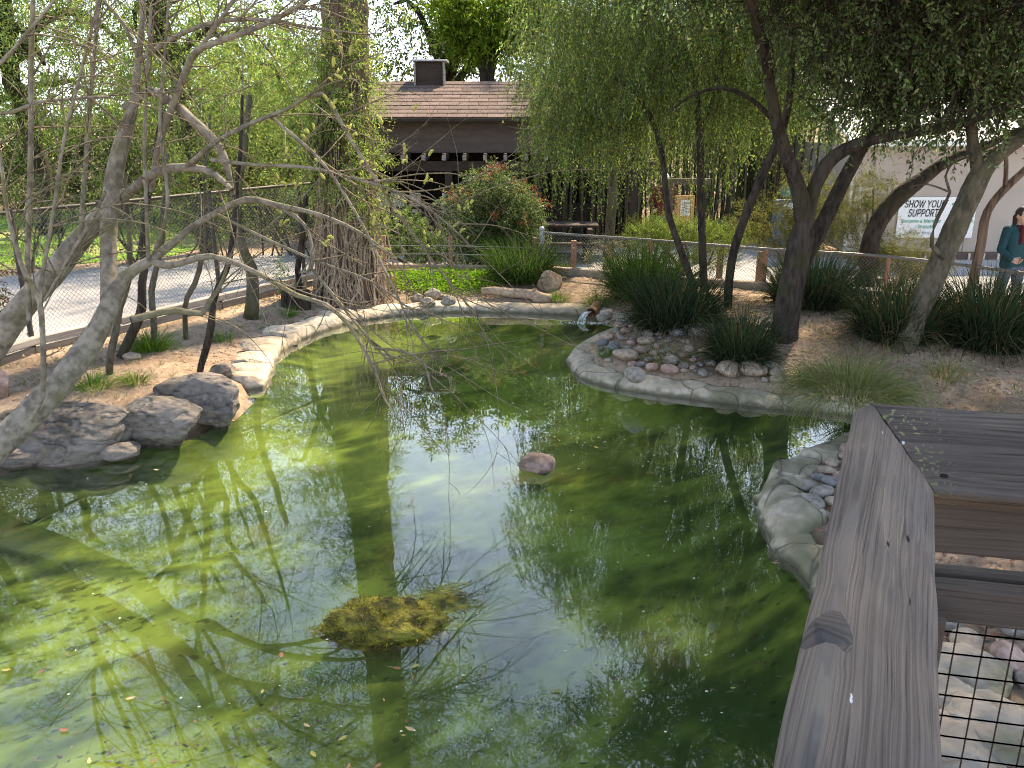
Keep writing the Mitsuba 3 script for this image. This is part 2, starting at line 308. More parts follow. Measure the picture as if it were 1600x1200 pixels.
def sdist(poly, X, Y):
    """signed distance to a closed polygon, positive outside"""
    P = np.stack([np.ravel(X), np.ravel(Y)], 1); A = poly; B = np.roll(poly, -1, 0)
    best = np.full(len(P), 1e9); inside = np.zeros(len(P), bool)
    for a, b in zip(A, B):
        ab = b - a; t = np.clip(((P - a) @ ab) / max(ab @ ab, 1e-12), 0, 1)
        best = np.minimum(best, np.hypot(*(P - a - t[:, None] * ab).T))
        c = (a[1] > P[:, 1]) != (b[1] > P[:, 1])
        with np.errstate(divide='ignore', invalid='ignore'):
            inside ^= c & (P[:, 0] < (b[0] - a[0]) * (P[:, 1] - a[1]) / (b[1] - a[1]) + a[0])
    return np.where(inside, -best, best).reshape(np.shape(X))
def height(X, Y, grain=True):
    X, Y = np.asarray(X, float), np.asarray(Y, float); s = sdist(pond, X, Y); k = -sdist(bank, X, Y)
    h = .085 + .17 * sstep(.1, 1.5, s) + .22 * np.exp(-((X - 4.6) ** 2 + (Y - 10.6) ** 2) / 4.5) + .10 * np.exp(-((X - 2.6) ** 2 + (Y - 11.6) ** 2) / 3)
    if grain: h = h + (meshkit.fbm(np.stack([X * .9, Y * .9, 0 * X], -1), 3) - .5) * .10 * sstep(.15, .8, s) + (meshkit.fbm(np.stack([X * 6, Y * 6, 0 * X], -1), 2) - .5) * .035 * sstep(.1, .4, s)
    h = h - .19 * sstep(.30, .12, s) - .40 * sstep(.08, -.2, s)
    m = sstep(.0, .30, k)
    return .10 * (1 - m) + h * m
_hx, _hy = np.arange(-16, 16.01, .06), np.arange(0, 24.01, .06)
_hz = height(*np.meshgrid(_hx, _hy)); _hs = sdist(pond, *np.meshgrid(_hx, _hy))
def grid_at(G, x, y):
    fx, fy = (np.clip(x, -15.9, 15.9) + 16) / .06, np.clip(y, .05, 23.9) / .06; i, j = fx.astype(int), fy.astype(int); a, b = fx - i, fy - j
    return (G[j, i] * (1 - a) + G[j, i + 1] * a) * (1 - b) + (G[j + 1, i] * (1 - a) + G[j + 1, i + 1] * a) * b
def ground_at(x, y): return float(grid_at(_hz, np.array([x]), np.array([y]))[0])
def gp(px, py):
    p = on_z(px, py, .2)
    for _ in range(6): p = on_z(px, py, ground_at(p[0], p[1]))
    return p
xs = np.concatenate([-np.geomspace(420, 9.2, 26), np.linspace(-9, 11, 215), np.geomspace(11.3, 420, 26)])
ys = np.concatenate([-np.geomspace(300, 3.2, 18), np.linspace(-3, 17, 215), np.geomspace(17.3, 600, 28)])
GX, GY = np.meshgrid(xs, ys)
gv = np.stack([GX, GY, height(GX, GY)], -1).reshape(-1, 3)
nx = len(xs); ii, jj = np.meshgrid(np.arange(len(ys) - 1), np.arange(nx - 1), indexing='ij')
gf = np.stack([ii * nx + jj, ii * nx + jj + 1, (ii + 1) * nx + jj + 1, (ii + 1) * nx + jj], -1).reshape(-1, 4)
add('ground', (gv, gf), 'mat_soil', label='bare tan soil of the banks around the pond', kind='structure', smooth=True)

def patch(step, limit, zfun):
    x = np.arange(-5.6, 4.4, step); y = np.arange(.5, 14.6, step); X, Y = np.meshgrid(x, y); s = sdist(pond, X, Y)
    v = np.stack([X, Y, zfun(X, Y, s)], -1).reshape(-1, 3); n = len(x)
    i, j = np.meshgrid(np.arange(len(y) - 1), np.arange(n - 1), indexing='ij')
    q = np.stack([i * n + j, i * n + j + 1, (i + 1) * n + j + 1, (i + 1) * n + j], -1).reshape(-1, 4)
    q = q[(s.ravel()[q] < limit).all(1)]
    used, inv = np.unique(q, return_inverse=True)
    return v[used], inv.reshape(-1, 4)
def zwater(X, Y, s):
    p = np.stack([X, Y, 0 * X], -1); inlet = np.exp(-((X - 1.15) ** 2 + (Y - 12.6) ** 2) / 2.5)
    a = .00022 + .0014 * inlet + .0004 * sstep(9, 13, Y)
    return a * ((meshkit.noise(p * [2.1, 3.3, 1]) - .5) * 2 + (meshkit.noise(p * [7, 11, 1] + 40) - .5) * .8)
add('pond_water', patch(.05, .18, zwater), 'mat_water', label='still green pond water mirroring trees and sky', kind='structure', smooth=True)
add('pond_bottom', patch(.10, .16, lambda X, Y, s: -.05 - .13 * sstep(0, -.5, s) + (meshkit.fbm(np.stack([X * 1.5, Y * 1.5, 0 * X], -1), 3) - .5) * .10), 'mat_algae', label='green algae covered pond bottom', kind='structure', smooth=True)

# concrete lip round the pond
loop = np.vstack([pond, pond[:1]]); seg = np.hypot(*np.diff(loop, axis=0).T); L = np.concatenate([[0], np.cumsum(seg)])
tt = np.arange(0, L[-1], .05); rp = np.stack([np.interp(tt, L, loop[:, k]) for k in (0, 1)], 1)
tan = unit(np.roll(rp, -2, 0) - np.roll(rp, 2, 0)); nor = np.stack([tan[:, 1], -tan[:, 0]], 1)
if np.mean(sdist(pond, *(rp + nor * .05).T)) < 0: nor = -nor
for _ in range(8): nor = unit(.5 * nor + .25 * np.roll(nor, 1, 0) + .25 * np.roll(nor, -1, 0))
lump = meshkit.noise(np.c_[rp * 3.2, 0 * tt]); fine = meshkit.fbm(np.c_[rp * 9, 0 * tt], 3)
cell = np.abs(((tt / .52) + 1.3 * meshkit.noise(np.c_[rp * 1.1, 0 * tt])) % 1 - .5) * 2        # joints between the blocks of the left rim
left = sstep(-1.6, -2.4, rp[:, 0]) * sstep(8.95, 9.25, rp[:, 1])
gone = sstep(-2.2, -2.5, rp[:, 0]) * sstep(9.15, 8.95, rp[:, 1]) * sstep(5.0, 5.6, rp[:, 1]); near = sstep(1.4, 1.8, rp[:, 0]) * sstep(7.6, 7.0, rp[:, 1])
joint = sstep(.80, 1.0, cell) * np.clip(left + near * .8, 0, 1)
wid = .30 + .16 * (lump - .5) + .10 * left - .09 * joint
prof = [(-.07, -.30), (-.02, -.08), (.0, .015), (.035, .075), (.10, .105), (.22, .118), (.32, .105), (.40, .02)]
rows = []
for o, z in prof:
    off = np.where(o > .05, o * wid / .30, o) + (fine - .5) * .05 + (lump - .5) * .05 - joint * .05
    zz = np.where(z > .05, z + (fine - .5) * .035 + (lump - .4) * .05 * (z > .06) + .03 * left - joint * .075, z) - gone * .30 + near * (z > .05) * (meshkit.noise(np.c_[rp * 4.5 + 9, 0 * tt + o * 6]) - .4) * .16
    rows.append(np.c_[rp + nor * off[:, None], zz])
R = np.stack(rows, 1); n, k = R.shape[:2]
i, j = np.meshgrid(np.arange(n), np.arange(k - 1), indexing='ij')
q = np.stack([i * k + j, ((i + 1) % n) * k + j, ((i + 1) % n) * k + j + 1, i * k + j + 1], -1).reshape(-1, 4)
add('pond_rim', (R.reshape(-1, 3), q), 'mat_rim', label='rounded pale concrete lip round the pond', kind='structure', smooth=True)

def sheet(name, pts, z, m, label):
    pts = np.asarray(pts, float); tri = trimesh.creation.triangulate_polygon(__import__('shapely').Polygon(pts), engine='earcut')
    v, f = np.c_[tri[0], np.full(len(tri[0]), z)], np.asarray(tri[1])
    a, b, c = v[f[0]]; f = f if np.cross(b - a, c - a)[2] > 0 else f[:, ::-1]
    add(name, (v, f), m, label=label, kind='structure')
sheet('plaza', [(-1.8, 15.75), (.7, 15.5), (4.25, 13.85), (6.0, 13.2), (7.35, 11.6), (9.1, 8.6), (10.4, 4), (40, 4), (40, 17.2), (9, 17.4), (5, 20), (2.2, 19.0), (-1.8, 17.6)], .106, 'mat_paving', 'grey paved plaza beyond the low fence')
sheet('path', [(-6.7, 7.6), (-6.25, 9.5), (-5.75, 10.65), (-3.8, 14.3), (-2.7, 15.7), (-1.84, 15.75), (-1.84, 17.6), (-4, 19), (-7, 17.2), (-11, 14.2), (-16, 9), (-16, 4), (-7.5, 4)], .106, 'mat_paving', 'grey path beyond the tall left fence')
sheet('lawn', [(-16.5, 12.5), (-11.5, 15.0), (-7.2, 17.9), (-6.5, 21), (-8, 27), (-30, 27), (-30, 10)], .112, 'mat_lawn', 'sunlit lawn beyond the path')

# ------------------------------------------------------------------ timber railing in the right foreground (posts, 45 degree cap boards, boards, wire mesh)
rail = thing('boardwalk_railing', 'weathered grey timber railing with sloping cap boards in the right foreground', 'railing')
ZC = CAM_H - .5
oc = on_z(1362, 629, ZC); p1 = on_z(1262, 1200, ZC)
d1 = unit((oc - p1) * [1, 1, 0]); d2 = unit(np.array([1, -.21, 0])); tilt = math.radians(45); WC, TC = .171, .046
in1 = np.array([d1[1], -d1[0], 0]); in2 = np.array([d2[1], -d2[0], 0])        # towards the walking side
def cap_board(d, inn, length, sgn, other_inn):
    """board frame: x along, y down the slope, z normal; mitred at the corner by the vertical plane between both boards"""
    y = unit(inn * math.cos(tilt) + np.array([0, 0, -math.sin(tilt)])); z = np.cross(d, y); z = z if z[2] > 0 else -z
    nu, nw = int(length / .02), 12
    u = np.linspace(-.45, length, nu); w = np.linspace(0, WC, nw)
    return y, z
def board_solid(d, y, z, u0, u1, seed):
    """a subdivided weathered plank as a manifold: top at z=0"""
    e = .006
    prof = [(e, 0), (WC - e, 0), (WC, -e), (WC, -TC + e), (WC - e, -TC), (e, -TC), (0, -TC + e), (0, -e)]
    m = m3.Manifold.extrude(m3.CrossSection([np.array(prof[::-1])]), u1 - u0).refine_to_length(.016)
    me = m.to_mesh(); v = np.array(me.vert_properties[:, :3], float); f = me.tri_verts
    a = v[:, 2] + u0; b = v[:, 0]; c = v[:, 1]
    g = meshkit.noise(np.c_[a * 3, b * 260, c * 260] + seed) - .5; g2 = meshkit.fbm(np.c_[a * 8, b * 30, c * 30] + seed, 3) - .5
    c = c + .0028 * g + .004 * g2; b = b + .003 * g2 + .003 * (meshkit.noise(np.c_[a * 12, c * 60, 0 * a] + seed) - .5)
    vv = a[:, None] * d + b[:, None] * y + c[:, None] * z
    tm = trimesh.Trimesh(vv, f, process=False)
    return tm if tm.volume > 0 else trimesh.Trimesh(vv, f[:, ::-1], process=False)
def to_m3(t): return m3.Manifold(m3.Mesh(np.asarray(t.vertices, np.float32), np.asarray(t.faces, np.uint32)))
y1 = unit(in1 * math.cos(tilt) + [0, 0, -math.sin(tilt)]); z1 = np.cross(y1, d1); z1 = z1 * np.sign(z1[2])
y2 = unit(in2 * math.cos(tilt) + [0, 0, -math.sin(tilt)]); z2 = np.cross(d2, y2); z2 = z2 * np.sign(z2[2])
def on_board(px, py, d, y, z):
    r_ = ray(px, py); o_ = np.array([0, 0, CAM_H]); p = o_ + r_ * (np.dot(oc - o_, z) / np.dot(r_, z)) - oc; return float(np.dot(p, d)), float(np.dot(p, y))
kn = [(*on_board(1419, 842, d1, y1, z1), .011, .0035), (*on_board(1387, 850, d1, y1, z1), .007, .003), (*on_board(1422, 940, d1, y1, z1), .009, .0022)]
sp = [(*on_board(1331, 1092, d1, y1, z1), .006, .0022), (*on_board(1380, 676, d1, y1, z1), .008, .0012)]
wood('mat_rail_wood', oc, d1, y1, knots=kn, spots=sp)
wood('mat_cross_wood', oc, d2, y2, .80, .8, knots=[(*on_board(1475, 744, d2, y2, z2), .008, .005)], spots=[(*on_board(1411, 692, d2, y2, z2), .003, .003)], lichen=.16); wood('mat_board_wood', oc, d2, [0, 0, 1], .62, .8, .25)
miter = unit((in1 + in2) * np.array([1, 1, 0])); mn = unit(np.cross([0, 0, 1], miter))       # plane through the corner
if np.dot(mn, d2) < 0: mn = -mn
b1 = to_m3(board_solid(d1, y1, z1, -2.0, .30, 3)).translate(oc).trim_by_plane((-mn).tolist(), float(np.dot(-mn, oc) + .0015))
b2 = to_m3(board_solid(d2, y2, z2, -.35, 1.7, 9)).translate(oc).trim_by_plane(mn.tolist(), float(np.dot(mn, oc) + .0015))
# broken notch in the outer edge
ray_n = on_z(1292, 972, ZC); un = float(np.dot(ray_n - oc, d1))
chip = np.array([(-.038, -.03, .05), (.046, -.03, .05), (-.030, .030, .05), (.004, .040, .05), (.030, .030, .05), (-.016, .022, -.034), (.012, .026, -.036), (.030, .012, -.030), (-.036, -.03, -.036), (.044, -.03, -.030), (-.006, .004, -.044)])
chip = np.array([oc + d1 * (un + a) + y1 * b + z1 * c for a, b, c in chip])
hull = m3.Manifold.hull_points(chip)
b1 = b1 - hull
def m3mesh(m): q = m.to_mesh(); return (np.array(q.vert_properties[:, :3], float), np.array(q.tri_verts))
add('cap_board', m3mesh(b1), 'mat_rail_wood', rail, smooth=35, label='cap board with a broken notch in its edge')
add('cap_board', m3mesh(b2), 'mat_cross_wood', rail, smooth=35)
def along2(u, off, z): return oc * [1, 1, 0] + d2 * u + in2 * off + np.array([0, 0, z])
Rw2 = np.stack([d2, -in2, [0, 0, 1]], 1)
def plank(u0, u1, off, z0, z1_, th, m, seed, name='board'):
    t = rbox((u1 - u0, th, z1_ - z0), .005); t = t.subdivide_to_size(.05); v = np.array(t.vertices)
    v = v + (meshkit.fbm(v * [3, 20, 20] + seed, 3) - .5)[:, None] * [0, .006, .008]
    v = v @ Rw2.T + along2((u0 + u1) / 2, off, (z0 + z1_) / 2)
    add(name, (v, t.faces), m, rail, smooth=40)
plank(.03, 1.7, .03, ZC - .268, ZC - .065, .038, 'mat_board_wood', 1)
plank(.05, 1.7, -.012, ZC - .395, ZC - .325, .030, 'mat_board_wood', 2)
plank(.03, 1.7, .036, ZC - .405, ZC - .332, .040, 'mat_board_wood', 5)
for u in (.0,):
    t = rbox((.088, .088, 2.25), .006); t.apply_translation(along2(.10, .085, ZC - .36 - 1.125)); add('post', t, 'mat_board_wood', rail)
t = rbox((.088, .088, 2.25), .006); t.apply_translation(along2(1.62, .02, ZC - .095 - 1.125)); add('post', t, 'mat_board_wood', rail)
for a in (-.95, -1.85):
    t = rbox((.088, .088, 2.25), .006); t.apply_translation(oc * [1, 1, 0] + d1 * a + in1 * .10 + [0, 0, ZC - .20 - 1.125]); add('post', t, 'mat_board_wood', rail)
wp = dict(mikit.ply(trimesh.creation.cylinder(radius=.0017, height=1.0, sections=6), 'mat_rust_wire'))
zt, zb = ZC - .385, ZC - 1.02
for k in range(32):
    c = along2(.055 + k * .0508, .008, (zt + zb) / 2); copy('wire', wp, m44(np.eye(3), c, (1, 1, zt - zb)), rail)
for k in range(13):
    c = along2(.86, .0114, zt - .018 - k * .0478); copy('wire', wp, m44(frame([0, 0, 1], d2)[:, [1, 2, 0]] if 0 else np.stack([np.cross(d2, [0, 0, 1]), [0, 0, 1], d2], 1), c, (1, 1, 1.66)), rail)
dz = ZC - 1.06                                                      # the deck on the walking side of the railing
deck = thing('boardwalk_deck', 'plank deck of the boardwalk behind the corner railing', 'deck')
for k in range(11):
    t = rbox((1.75, .135, .038), .004); t.apply_transform(np.vstack([np.c_[Rw2, along2(.95, .10 + k * .145, dz)], [0, 0, 0, 1]])); add('plank', t, 'mat_board_wood', deck)

# ------------------------------------------------------------------ fences
def chainlink(name, parent, path, base, hgt, cell, r, m='mat_wire'):
    """straight diagonal wires woven between path points (x, y)"""
    mb = MB(); P = np.asarray(path, float); sg = np.hypot(*np.diff(P, axis=0).T); LL = np.concatenate([[0], np.cumsum(sg)])
    def pos(s, z): return np.array([np.interp(s, LL, P[:, 0]), np.interp(s, LL, P[:, 1]), z + np.interp(s, LL, base)])
    for sgn in (1, -1):
        for s0 in np.arange(-hgt if sgn > 0 else 0, LL[-1] + (0 if sgn > 0 else hgt), cell):
            s1 = s0 + sgn * hgt; z0, z1_ = 0., hgt; a, b = s0, s1
            if a < 0: z0 += (0 - a); a = 0
            if a > LL[-1]: z0 += a - LL[-1]; a = LL[-1]
            if b < 0: z1_ -= (0 - b); b = 0
            if b > LL[-1]: z1_ -= b - LL[-1]; b = LL[-1]
            if z1_ - z0 < .02: continue
            n = 2 + int(abs(b - a) / .4); mb.tube(np.array([pos(a + (b - a) * t, z0 + (z1_ - z0) * t) for t in np.linspace(0, 1, n)]), r, 3, False)
    add(name, mb.mesh(), m, parent, kind='stuff')
lf = thing('chain_link_fence', 'tall chain link fence on pale beams along the left bank', 'fence')
lpath = np.array([(-6.55, 7.0), (-6.1, 8.6), (-5.75, 9.9), (-5.2, 10.9), (-4.35, 12.5), (-3.46, 14.1), (-2.55, 15.2)])
lp = spline(np.c_[lpath, 0 * lpath[:, 0]], n=6)[:, :2]
chainlink('wire_netting', lf, lp, np.full(len(lp), .40), 1.45, .062, .0026)
for k, (x, y) in enumerate(lpath):
    mb = MB(); mb.tube([(x, y, .05), (x, y, 1.9)], .032, 10); add('post', mb.mesh(), 'mat_dark_steel', lf, smooth=40)
mb = MB(); mb.tube(np.c_[lp, np.full(len(lp), 1.86)], .022, 8); add('top_rail', mb.mesh(), 'mat_dark_steel', lf, smooth=True)
for k in range(len(lpath) - 1):
    a, b = np.r_[lpath[k], 0], np.r_[lpath[k + 1], 0]; Rk = frame(b - a); ln = np.linalg.norm(b - a)
    for zc, off, hh in ((.36, .03, .09), (.22, -.06, .10)):
        t = rbox((ln - .01, .10, hh), .012); t.apply_transform(np.vstack([np.c_[Rk, (a + b) / 2 - Rk[:, 1] * (.05 + off) + [0, 0, zc]], [0, 0, 0, 1]])); add('base_beam', t, 'mat_beam', lf)
rf = thing('chain_link_fence', 'low chain link fence with a pipe rail on a kerb behind the right bank', 'fence')
rpath = np.array([(.52, 15.0), (2.3, 14.2), (4.0, 13.4), (5.65, 12.75), (6.9, 11.3), (7.8, 9.6), (8.9, 7.6), (9.9, 4.6)])
rp_ = spline(np.c_[rpath, 0 * rpath[:, 0]], n=6)[:, :2]
top = np.interp(np.arange(len(rp_)) / 6, range(8), [.97, .95, .92, .90, .90, .90, .90, .90])
chainlink('wire_netting', rf, rp_, top - .54, .57, .055, .0021)
mb = MB(); mb.tube(np.c_[rp_, top], .024, 8); add('top_rail', mb.mesh(), 'mat_rail_pipe', rf, smooth=True)
mat('mat_rail_pipe', (.16, .155, .145), .5, .4, metallic=.3)
for k, (x, y) in enumerate(rpath):
    zt_ = top[min(k * 6, len(top) - 1)] + (.06 if k == 0 else .0)
    mb = MB(); mb.tube([(x, y, .05), (x, y, zt_)], .03 if k else .045, 10); kk = add('post', mb.mesh(), 'mat_galv' if k == 0 else 'mat_red_post', rf, smooth=40)
    if k == 0: t = trimesh.creation.icosphere(subdivisions=2, radius=.05); t.apply_translation((x, y, zt_)); add('cap', t, 'mat_galv', kk, smooth=True)
for k in range(7):
    a, b = np.r_[rpath[k], 0], np.r_[rpath[k + 1], 0]; Rk = frame(b - a); ln = np.linalg.norm(b - a)
    t = rbox((ln + .03, .14, .42), .015); t.apply_transform(np.vstack([np.c_[Rk, (a + b) / 2 - Rk[:, 1] * .09 + [0, 0, .195 - .002 * k]], [0, 0, 0, 1]])); add('kerb', t, 'mat_concrete', rf)
# low two-wire fence between the big trunk and the shrub
wf = thing('wire_fence', 'low post and wire fence in shade behind the clover patch', 'fence')
wpath = np.array([(-2.3, 15.35), (-1.1, 15.3), (.4, 15.05)])
for x, y in wpath:
    t = rbox((.07, .07, .85), .006); t.apply_translation((x, y, .45)); add('post', t, 'mat_red_post', wf)
for z in (.55, .70):
    mb = MB(); mb.tube(np.c_[wpath, np.full(3, z)], .008, 5); add('wire', mb.mesh(), 'mat_galv', wf)
t = rbox((2.75, .12, .30), .015); t.apply_transform(np.vstack([np.c_[frame(np.r_[wpath[2] - wpath[0], 0]), [-.95, 15.32, .20]], [0, 0, 0, 1]])); add('kerb', t, 'mat_concrete', wf)

# ------------------------------------------------------------------ boulders and stones
def place_rock(name, pxy, size, seed, m, label, cat='rock', rot=0.0, sink=.3, flat=4, rough=.2, sub=3, tiltx=0.0, z=None, **kw):
    v = rock(seed, sub, rough, flat); p = gp(*pxy) if z is None else on_z(*pxy, z)
    vv = np.array(v.vertices) * np.asarray(size) / 2
    vv = vv @ trimesh.transformations.rotation_matrix(tiltx, [1, 0, 0])[:3, :3].T @ rotz(rot).T + p + [0, 0, size[2] * (.5 - sink)]
    return add(name, (vv, v.faces), m, label=label, cat=cat, smooth=30, **kw)
place_rock('boulder', (118, 700), (1.30, .80, .64), 11, 'mat_boulder', 'widest dark grey boulder, behind the leaning tree trunk at the pond edge', 'boulder', .12, .26, 6, .26, 4, z=.02)
place_rock('boulder', (256, 686), (.86, .62, .50), 5, 'mat_boulder', 'smallest grey boulder with a sunlit cracked face, between the two darker boulders', 'boulder', .1, .22, 7, .26, 4, z=.02)
place_rock('boulder', (320, 646), (1.10, .75, .52), 23, 'mat_boulder', 'brown grey boulder farthest along the left pond edge, next to the pale rim', 'boulder', -.35, .26, 6, .24, 4, z=.04)
place_rock('rock', (30, 708), (.85, .5, .22), 8, 'mat_boulder', 'low flat rock at the waterline below the leaning tree trunk', sink=.5, z=.04)
place_rock('rock', (185, 708), (.4, .3, .2), 88, 'mat_boulder', 'small dark rock under the overhang of the widest boulder', sink=.4, z=.03)
place_rock('rock', (-4, 618), (.30, .25, .36), 18, 'mat_cobble_pink', 'pale pink rock cut by the left picture border', sink=.2)
place_rock('rock', (206, 561), (.22, .16, .10), 28, 'mat_cobble_tan', 'small white rock lying by the grass tuft on the left bank', sink=.2)
place_rock('rock', (352, 586), (.34, .26, .20), 38, 'mat_boulder', 'small brown rock behind the far boulder', sink=.3)
place_rock('rock', (836, 731), (.36, .30, .19), 43, 'mat_red_rock', 'lone reddish rock standing out of the middle of the pond', rot=.3, sink=.35, flat=5, z=0)
mossk = place_rock('rock', (588, 970), (.76, .40, .25), 52, 'mat_mossy', 'yellow green moss covered rock breaking the water in the foreground', rot=-.05, sink=.55, flat=1, rough=.55, sub=5, z=0)
mrr = rngof(53); mv, mf = meshkit.WRITTEN[scene[mossk]['filename']][:2]; i = mrr.integers(0, len(mf), 5200); w = mrr.dirichlet((1, 1, 1), 5200); P_ = (mv[mf[i]] * w[..., None]).sum(1); nn_ = unit(np.cross(mv[mf[i][:, 1]] - mv[mf[i][:, 0]], mv[mf[i][:, 2]] - mv[mf[i][:, 0]])); ok = (P_[:, 2] > -.02) & (meshkit.fbm(P_ * 9, 3) > .42); P_, nn_ = P_[ok], nn_[ok]
mb = MB(); leaves(mb, P_, nn_ + mrr.normal(size=P_.shape) * .8, mrr.normal(size=P_.shape), mrr.uniform(.012, .03, len(P_)), mrr.uniform(.003, .007, len(P_)), palette(mrr, len(P_), [(.30, .26, .03), (.22, .22, .03), (.36, .31, .05), (.10, .10, .025)], .25))
e = mv[(mv[:, 2] > -.01) & (mv[:, 2] < .02)]; cen = mv.mean(0) * [1, 1, 0]
for k in range(420):
    q = e[mrr.integers(len(e))] * [1, 1, 0] + [0, 0, .004]; o_ = unit(q - cen * [1, 1, 0] - [0, 0, .004]); u_ = unit(o_ + mrr.normal(0, .9, 3) * [1, 1, 0]) * [1, 1, 0]; q = q + o_ * mrr.exponential(.025); ln_ = mrr.uniform(.02, .07)
    leaves(mb, (q - u_ * ln_ * .5)[None], u_[None], np.array([[0, 0, 1.0]]), ln_, mrr.uniform(.003, .007), palette(mrr, 1, [(.22, .20, .03), (.16, .15, .03), (.10, .10, .02)], .25))
add('moss', mb.mesh(), 'mat_blade', mossk, color=mb.colors(), kind='stuff')
mb = MB()
for k in range(190):
    q = on_z(mrr.normal(905, 90), mrr.normal(640, 55), .004) if k < 110 else on_z(mrr.uniform(100, 1150), mrr.uniform(700, 1150), .004); s_ = mrr.uniform(.003, .009); a_ = np.linspace(0, 6.283, 7)[:-1] + mrr.uniform(0, 1)
    if grid_at(_hs, q[:1], q[1:2])[0] < -.1: mb.put(np.vstack([q + [0, 0, .002], q + np.c_[np.cos(a_) * s_, np.sin(a_) * s_ * .7, 0 * a_]]), [[0, j + 1, (j + 1) % 6 + 1] for j in range(6)])
add('scum_flecks', mb.mesh(), 'mat_paper_fleck', label='pale scum flecks scattered on the water', kind='stuff'); mat('mat_paper_fleck', (.5, .5, .42), .8, two=True)
place_rock('stone_block', (858, 452), (.44, .36, .40), 61, 'mat_log', 'squared tan stone block by the end of the log', 'stone', .25, .2, 9, .08)
for k, (x, y, s) in enumerate([(652, 470, .22), (676, 464, .28), (700, 474, .24), (668, 478, .26), (690, 467, .18), (1128, 352, .8)]):
    if k < 5: place_rock('rock', (x, y), (s, s * .8, s * .7), 70 + k, 'mat_cobble_grey', 'pale stone in the small heap in front of the clover patch', group='stones in front of the clover patch', sink=.25)
for k, (x, y, s) in enumerate([(948, 496, .22), (962, 503, .2), (975, 500, .24), (985, 508, .22), (968, 512, .18), (955, 506, .16), (995, 502, .26), (940, 500, .16)]):
    place_rock('rock', (x, y), (s, s * .8, s * .7), 90 + k, 'mat_cobble_grey', 'wet grey rock piled right of the inlet pipe', group='wet rocks beside the inlet pipe', sink=.2)

# river cobbles
protos = [mikit.ply(trimesh.Trimesh(np.array(rock(200 + k, 2, .10, 1).vertices), rock(200 + k, 2, .10, 1).faces, process=False), 'mat_cobble_grey', smooth=True) for k in range(7)]
crng = rngof(5); CM = ['mat_cobble_grey', 'mat_cobble_grey', 'mat_cobble_tan', 'mat_cobble_blue', 'mat_cobble_pink', 'mat_cobble_tan']
def cobble(p, s, group, label, m=None):
    M = rotz(crng.uniform(0, 6.28)) @ trimesh.transformations.rotation_matrix(crng.normal(0, .15), [1, 0, 0])[:3, :3]
    copy('cobble', protos[crng.integers(7)], m44(M, p + np.array([0, 0, s * .16]), np.array([1, crng.uniform(.6, .85), crng.uniform(.45, .62)]) * s / 2), bsdf=m or CM[crng.integers(6)], label=label, cat='cobble', group=group)
def scatter_cobbles(n, region, smin, smax, group, label, spots=()):
    done = []
    for x, y, s in spots:
        p = gp(x, y); cobble(p, s, group, label); done.append((p[0], p[1], s))
    tries = 0
    while len(done) < n + len(spots) and tries < 6000:
        tries += 1; x, y = crng.uniform(region[0], region[2]), crng.uniform(region[1], region[3])
        p = gp(x, y); sd = float(grid_at(_hs, p[:1], p[1:2])[0]); s = crng.uniform(smin, smax)
        if sd < .36 or any((p[0] - a) ** 2 + (p[1] - b) ** 2 < ((s + c) * .43) ** 2 for a, b, c in done): continue
        done.append((p[0], p[1], s)); cobble(p, s, group, label)
scatter_cobbles(96, (925, 512, 1215, 614), .10, .25, 'river cobbles on the planted point', 'rounded river cobble on the planted point among the strap leaf clumps', [(1055, 524, .30), (1085, 524, .36), (1138, 584, .32), (1175, 584, .36), (1112, 522, .30), (977, 560, .34), (958, 548, .24), (992, 592, .3)])
scatter_cobbles(16, (1230, 700, 1330, 850), .12, .24, 'river cobbles beside the foreground railing', 'rounded cobble on the narrow bank beside the railing', [(1292, 741, .17), (1283, 775, .22), (1262, 793, .24), (1255, 815, .2), (1258, 766, .2)])
scatter_cobbles(16, (1470, 900, 1640, 1200), .10, .26, 'stones behind the railing mesh', 'stone lying in leaf litter seen through the railing mesh', [(1542, 908, .13), (1575, 1040, .25)])
mat('mat_pale_rock', proc(lambda p, n, uv: mix(mix((.15, .13, .105), (.33, .29, .24), fbm(p.x * 11, p.y * 11, p.z * 11, 4)), (.13, .13, .07), smoothstep(.5, .7, fbm(p.x * 4, p.y * 4, p.z * 4, 3)) * .6)), .9, .2, proc(lambda p, n, uv: fbm(p.x * 18, p.y * 18, p.z * 18, 4)), .03)
for k, (x, y) in enumerate([(1500, 1070), (1490, 1120), (1540, 1150), (1490, 1180)]):
    place_rock('rock', (x, y), (.55, .42, .26), 120 + k, 'mat_pale_rock', sub=4, rough=.3, flat=5, label='large pale rock seen low through the railing mesh', group='pale rocks behind the railing mesh', sink=.35)

